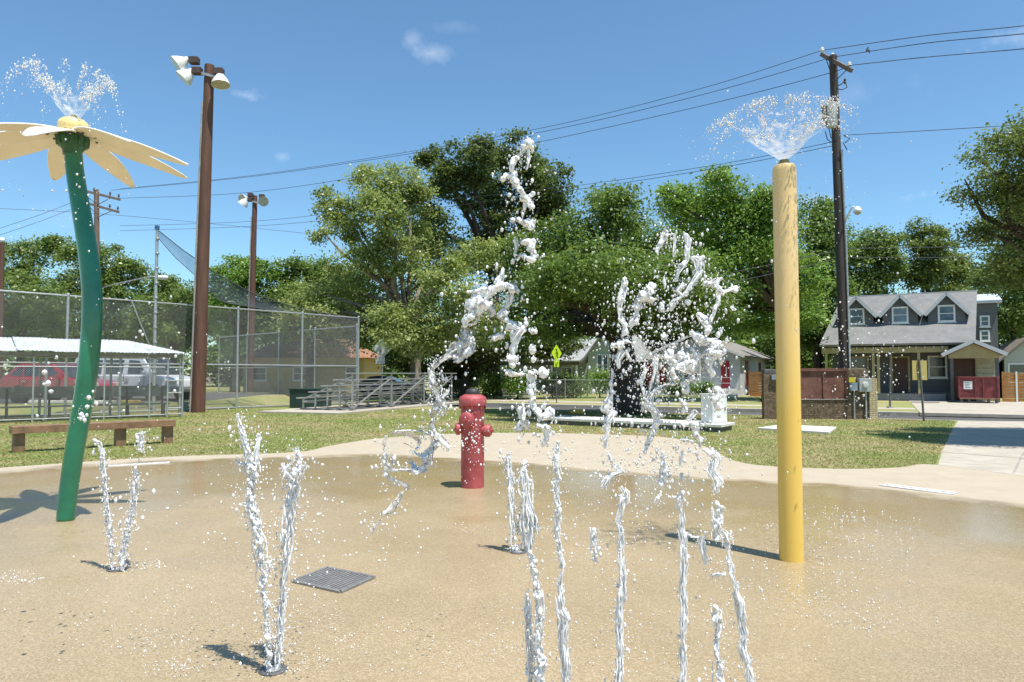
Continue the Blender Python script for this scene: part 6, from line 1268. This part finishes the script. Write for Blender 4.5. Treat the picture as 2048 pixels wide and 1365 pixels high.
# --- spray heads
def spray_cone(label, base, k, lean, hgt, r0, r1, seed, n, gap, drops, spread):
    r = random.Random(seed); NS, NH = 120, 30; v = []; keep = []
    for j in range(NH + 1):
        q = j / NH
        for i in range(NS):
            a = 2 * math.pi * i / NS; nn = noise.noise(Vector((math.cos(a) * 2.2, math.sin(a) * 2.2, q * 3 + seed)))
            rad = r0 + (r1 - r0) * (q ** .9) * (1 + .13 * nn); z = hgt * q * (1 + .18 * noise.noise(Vector((math.cos(a) * 1.5 + 9, math.sin(a) * 1.5, seed)))) - .05 * q ** 3
            v.append(base + Vector((math.cos(a) * rad + lean[0] * q, math.sin(a) * rad + lean[1] * q, z)))
    f = []
    for j in range(NH):
        for i in range(NS):
            a = 2 * math.pi * i / NS; q = j / NH
            if q > .45 and noise.noise(Vector((math.cos(a) * 4, math.sin(a) * 4, q * 6 + seed))) + .45 * noise.noise(Vector((math.cos(a) * 13, math.sin(a) * 13, q * 14))) > gap - (q - .45) * 1.5: continue
            f.append((j * NS + i, j * NS + (i + 1) % NS, (j + 1) * NS + (i + 1) % NS, (j + 1) * NS + i))
    t = thing('water_spray', base, label, 'spray', 'sprays on top of the sprayers')
    m, nn_, l, b = nodes_mat('spray film %d' % seed); nn_.remove(b)
    tp = nn_.new('ShaderNodeBsdfTransparent'); df = nn_.new('ShaderNodeBsdfDiffuse'); df.inputs['Color'].default_value = (.9, .92, .95, 1); tl = nn_.new('ShaderNodeBsdfTranslucent'); tl.inputs['Color'].default_value = (.9, .93, .97, 1)
    gs = nn_.new('ShaderNodeBsdfGlossy'); gs.inputs['Roughness'].default_value = .15
    z = nn_.new('ShaderNodeTexNoise'); z.inputs['Scale'].default_value = 14; z.inputs['Detail'].default_value = 6; tc = nn_.new('ShaderNodeTexCoord'); l.new(tc.outputs['Object'], z.inputs['Vector'])
    bp = nn_.new('ShaderNodeBump'); bp.inputs['Strength'].default_value = .9; l.new(z.outputs['Fac'], bp.inputs['Height']); l.new(bp.outputs['Normal'], gs.inputs['Normal'])
    m1 = nn_.new('ShaderNodeMixShader'); l.new(df.outputs[0], m1.inputs[1]); l.new(tl.outputs[0], m1.inputs[2]); m1.inputs[0].default_value = .5
    m2 = nn_.new('ShaderNodeMixShader'); l.new(m1.outputs[0], m2.inputs[1]); l.new(gs.outputs[0], m2.inputs[2]); m2.inputs[0].default_value = .3
    c = ramp(nn_, l, z.outputs['Fac'], [(.42, (.10,) * 3), (.68, (.66,) * 3)])
    m3 = nn_.new('ShaderNodeMixShader'); l.new(c, m3.inputs[0]); l.new(tp.outputs[0], m3.inputs[1]); l.new(m2.outputs[0], m3.inputs[2]); l.new(m3.outputs[0], nn_['Material Output'].inputs['Surface'])
    mesh_obj('spray_film', v, f, m, t, True)
    D = []; az = [r.uniform(0, 2 * math.pi) for _ in range(34)]; ln = [r.uniform(.45, 1.1) for _ in az]
    for i in range(drops):
        q_ = r.randrange(34); a = az[q_] + r.gauss(0, .05); ph = .75 + (r.random() ** 1.2) * spread * 1.25 * ln[q_]; cl = .5 + .5 * noise.noise(Vector((math.cos(a) * 3, math.sin(a) * 3, seed)))
        if r.random() > .45 + .8 * cl: continue
        rad = (r0 + (r1 - r0) * min(ph, 1.0) + (ph - 1) * r1 * .9) * r.uniform(.94, 1.05); z_ = hgt * (min(ph, 1) + .55 * max(0, ph - 1) - 1.6 * (ph - 1) ** 2) + r.gauss(0, .03) * hgt * 2
        D.append((base.x + math.cos(a) * rad + lean[0] * ph, base.y + math.sin(a) * rad + lean[1] * ph, base.z + z_, k * (.4 + 1.9 * r.random() ** 4)))
    d = droplets('droplets', D, DROP, t, 1.2); d['kind'] = 'stuff'
    return t
hp = P(147, 244, YF); pz = Vector((POST.x - .005, POST.y, POST_Z + .045))
spray_cone('inverted cone of water spraying from the yellow post', pz, POST.y / F, (-.02, 0), .36, .03, .40, 3, 0, .34, 4200, .85)
spray_cone('feathery spray of water above the flower hub', hp, YF / F, (-.06, 0), .50, .025, .34, 8, 0, .05, 2800, .95)
def pad_specks(px, py, rx, ry, n, seed):
    r = random.Random(seed); out = []
    for i in range(int(n * .6)):
        a = r.uniform(0, 2 * math.pi); q = r.random() ** .7; p = G(px + math.cos(a) * rx * q, py + math.sin(a) * ry * q); out.append((p.x, p.y, .006 + abs(r.gauss(0, .012)), (.5 + 1.3 * r.random() ** 3) * p.y / F))
    return out
def splashes():
    sp = []
    for i, (x, y, rx, ry, n) in enumerate([(30, 1160, 60, 14, 220), (300, 1132, 40, 12, 110), (345, 1340, 60, 22, 220), (300, 1290, 90, 30, 160), (610, 1330, 70, 20, 150), (550, 1345, 40, 14, 120), (1720, 1080, 150, 70, 420), (1640, 1200, 160, 60, 320), (1760, 1240, 120, 40, 200), (1480, 1180, 200, 90, 260), (1250, 1150, 320, 150, 420), (950, 1060, 70, 14, 80), (640, 1250, 60, 60, 140), (1540, 1060, 60, 20, 60), (1620, 1040, 120, 30, 150), (800, 1260, 320, 90, 260), (200, 1250, 220, 90, 200), (700, 1300, 420, 70, 500), (1250, 1300, 420, 70, 500), (1700, 1150, 260, 120, 400), (300, 1200, 300, 120, 300)]): sp += pad_specks(x, y, rx, ry, n, 60 + i)
    o = droplets('splash_drops_glints', sp, water_mat('splash froth and glints', .6, .97, .8, .3, 60, 70), None, 1.6); tag(o, 'tiny white drops and painted glints on the wet concrete pad', 'drops', kind='stuff')  # white specks: part splash drops, part painted-in glints of the wet pad
    r = random.Random(77); ai = []
    for (x, y, sx, sy, n, Y, rmx) in [(1330, 700, 90, 130, 900, YC, 3.2), (1240, 620, 120, 150, 300, YC, 2.6), (1040, 700, 60, 160, 120, YC, 3.5), (1270, 930, 150, 60, 500, YC, 3), (1230, 1040, 160, 110, 350, YC, 2.6), (600, 1080, 60, 100, 200, Yn, 4), (500, 900, 30, 60, 40, Yn, 4), (1720, 720, 90, 110, 260, 6.0, 2.4), (1620, 420, 120, 120, 160, 6.0, 2), (1430, 350, 60, 90, 60, 6.0, 2), (150, 420, 120, 150, 120, YF - 1.2, 2.6), (945, 880, 30, 60, 110, 4.0, 3), (260, 760, 160, 160, 110, 4.0, 3.4), (170, 815, 20, 30, 26, 4.0, 8), (100, 760, 22, 90, 16, 4.0, 7), (455, 740, 12, 26, 8, 4.0, 6), (1013, 440, 16, 50, 26, YC, 6), (430, 1000, 120, 100, 90, Yn, 3), (770, 1060, 120, 90, 90, 3.2, 3)]:
        for i in range(n):
            px, py = x + r.gauss(0, sx * .6), y + r.gauss(0, sy * .6); yy = Y + r.uniform(-.35, .5); p = P(px, py, yy)
            if p.z < .02: continue
            ai.append((*p, (.7 + (rmx - .7) * r.random() ** 3) * yy / F))
    o = droplets('airborne_drops', ai, DROP, None, 1.3); tag(o, 'fine drops of water hanging in the air over the pad', 'drops', kind='stuff')
splashes()
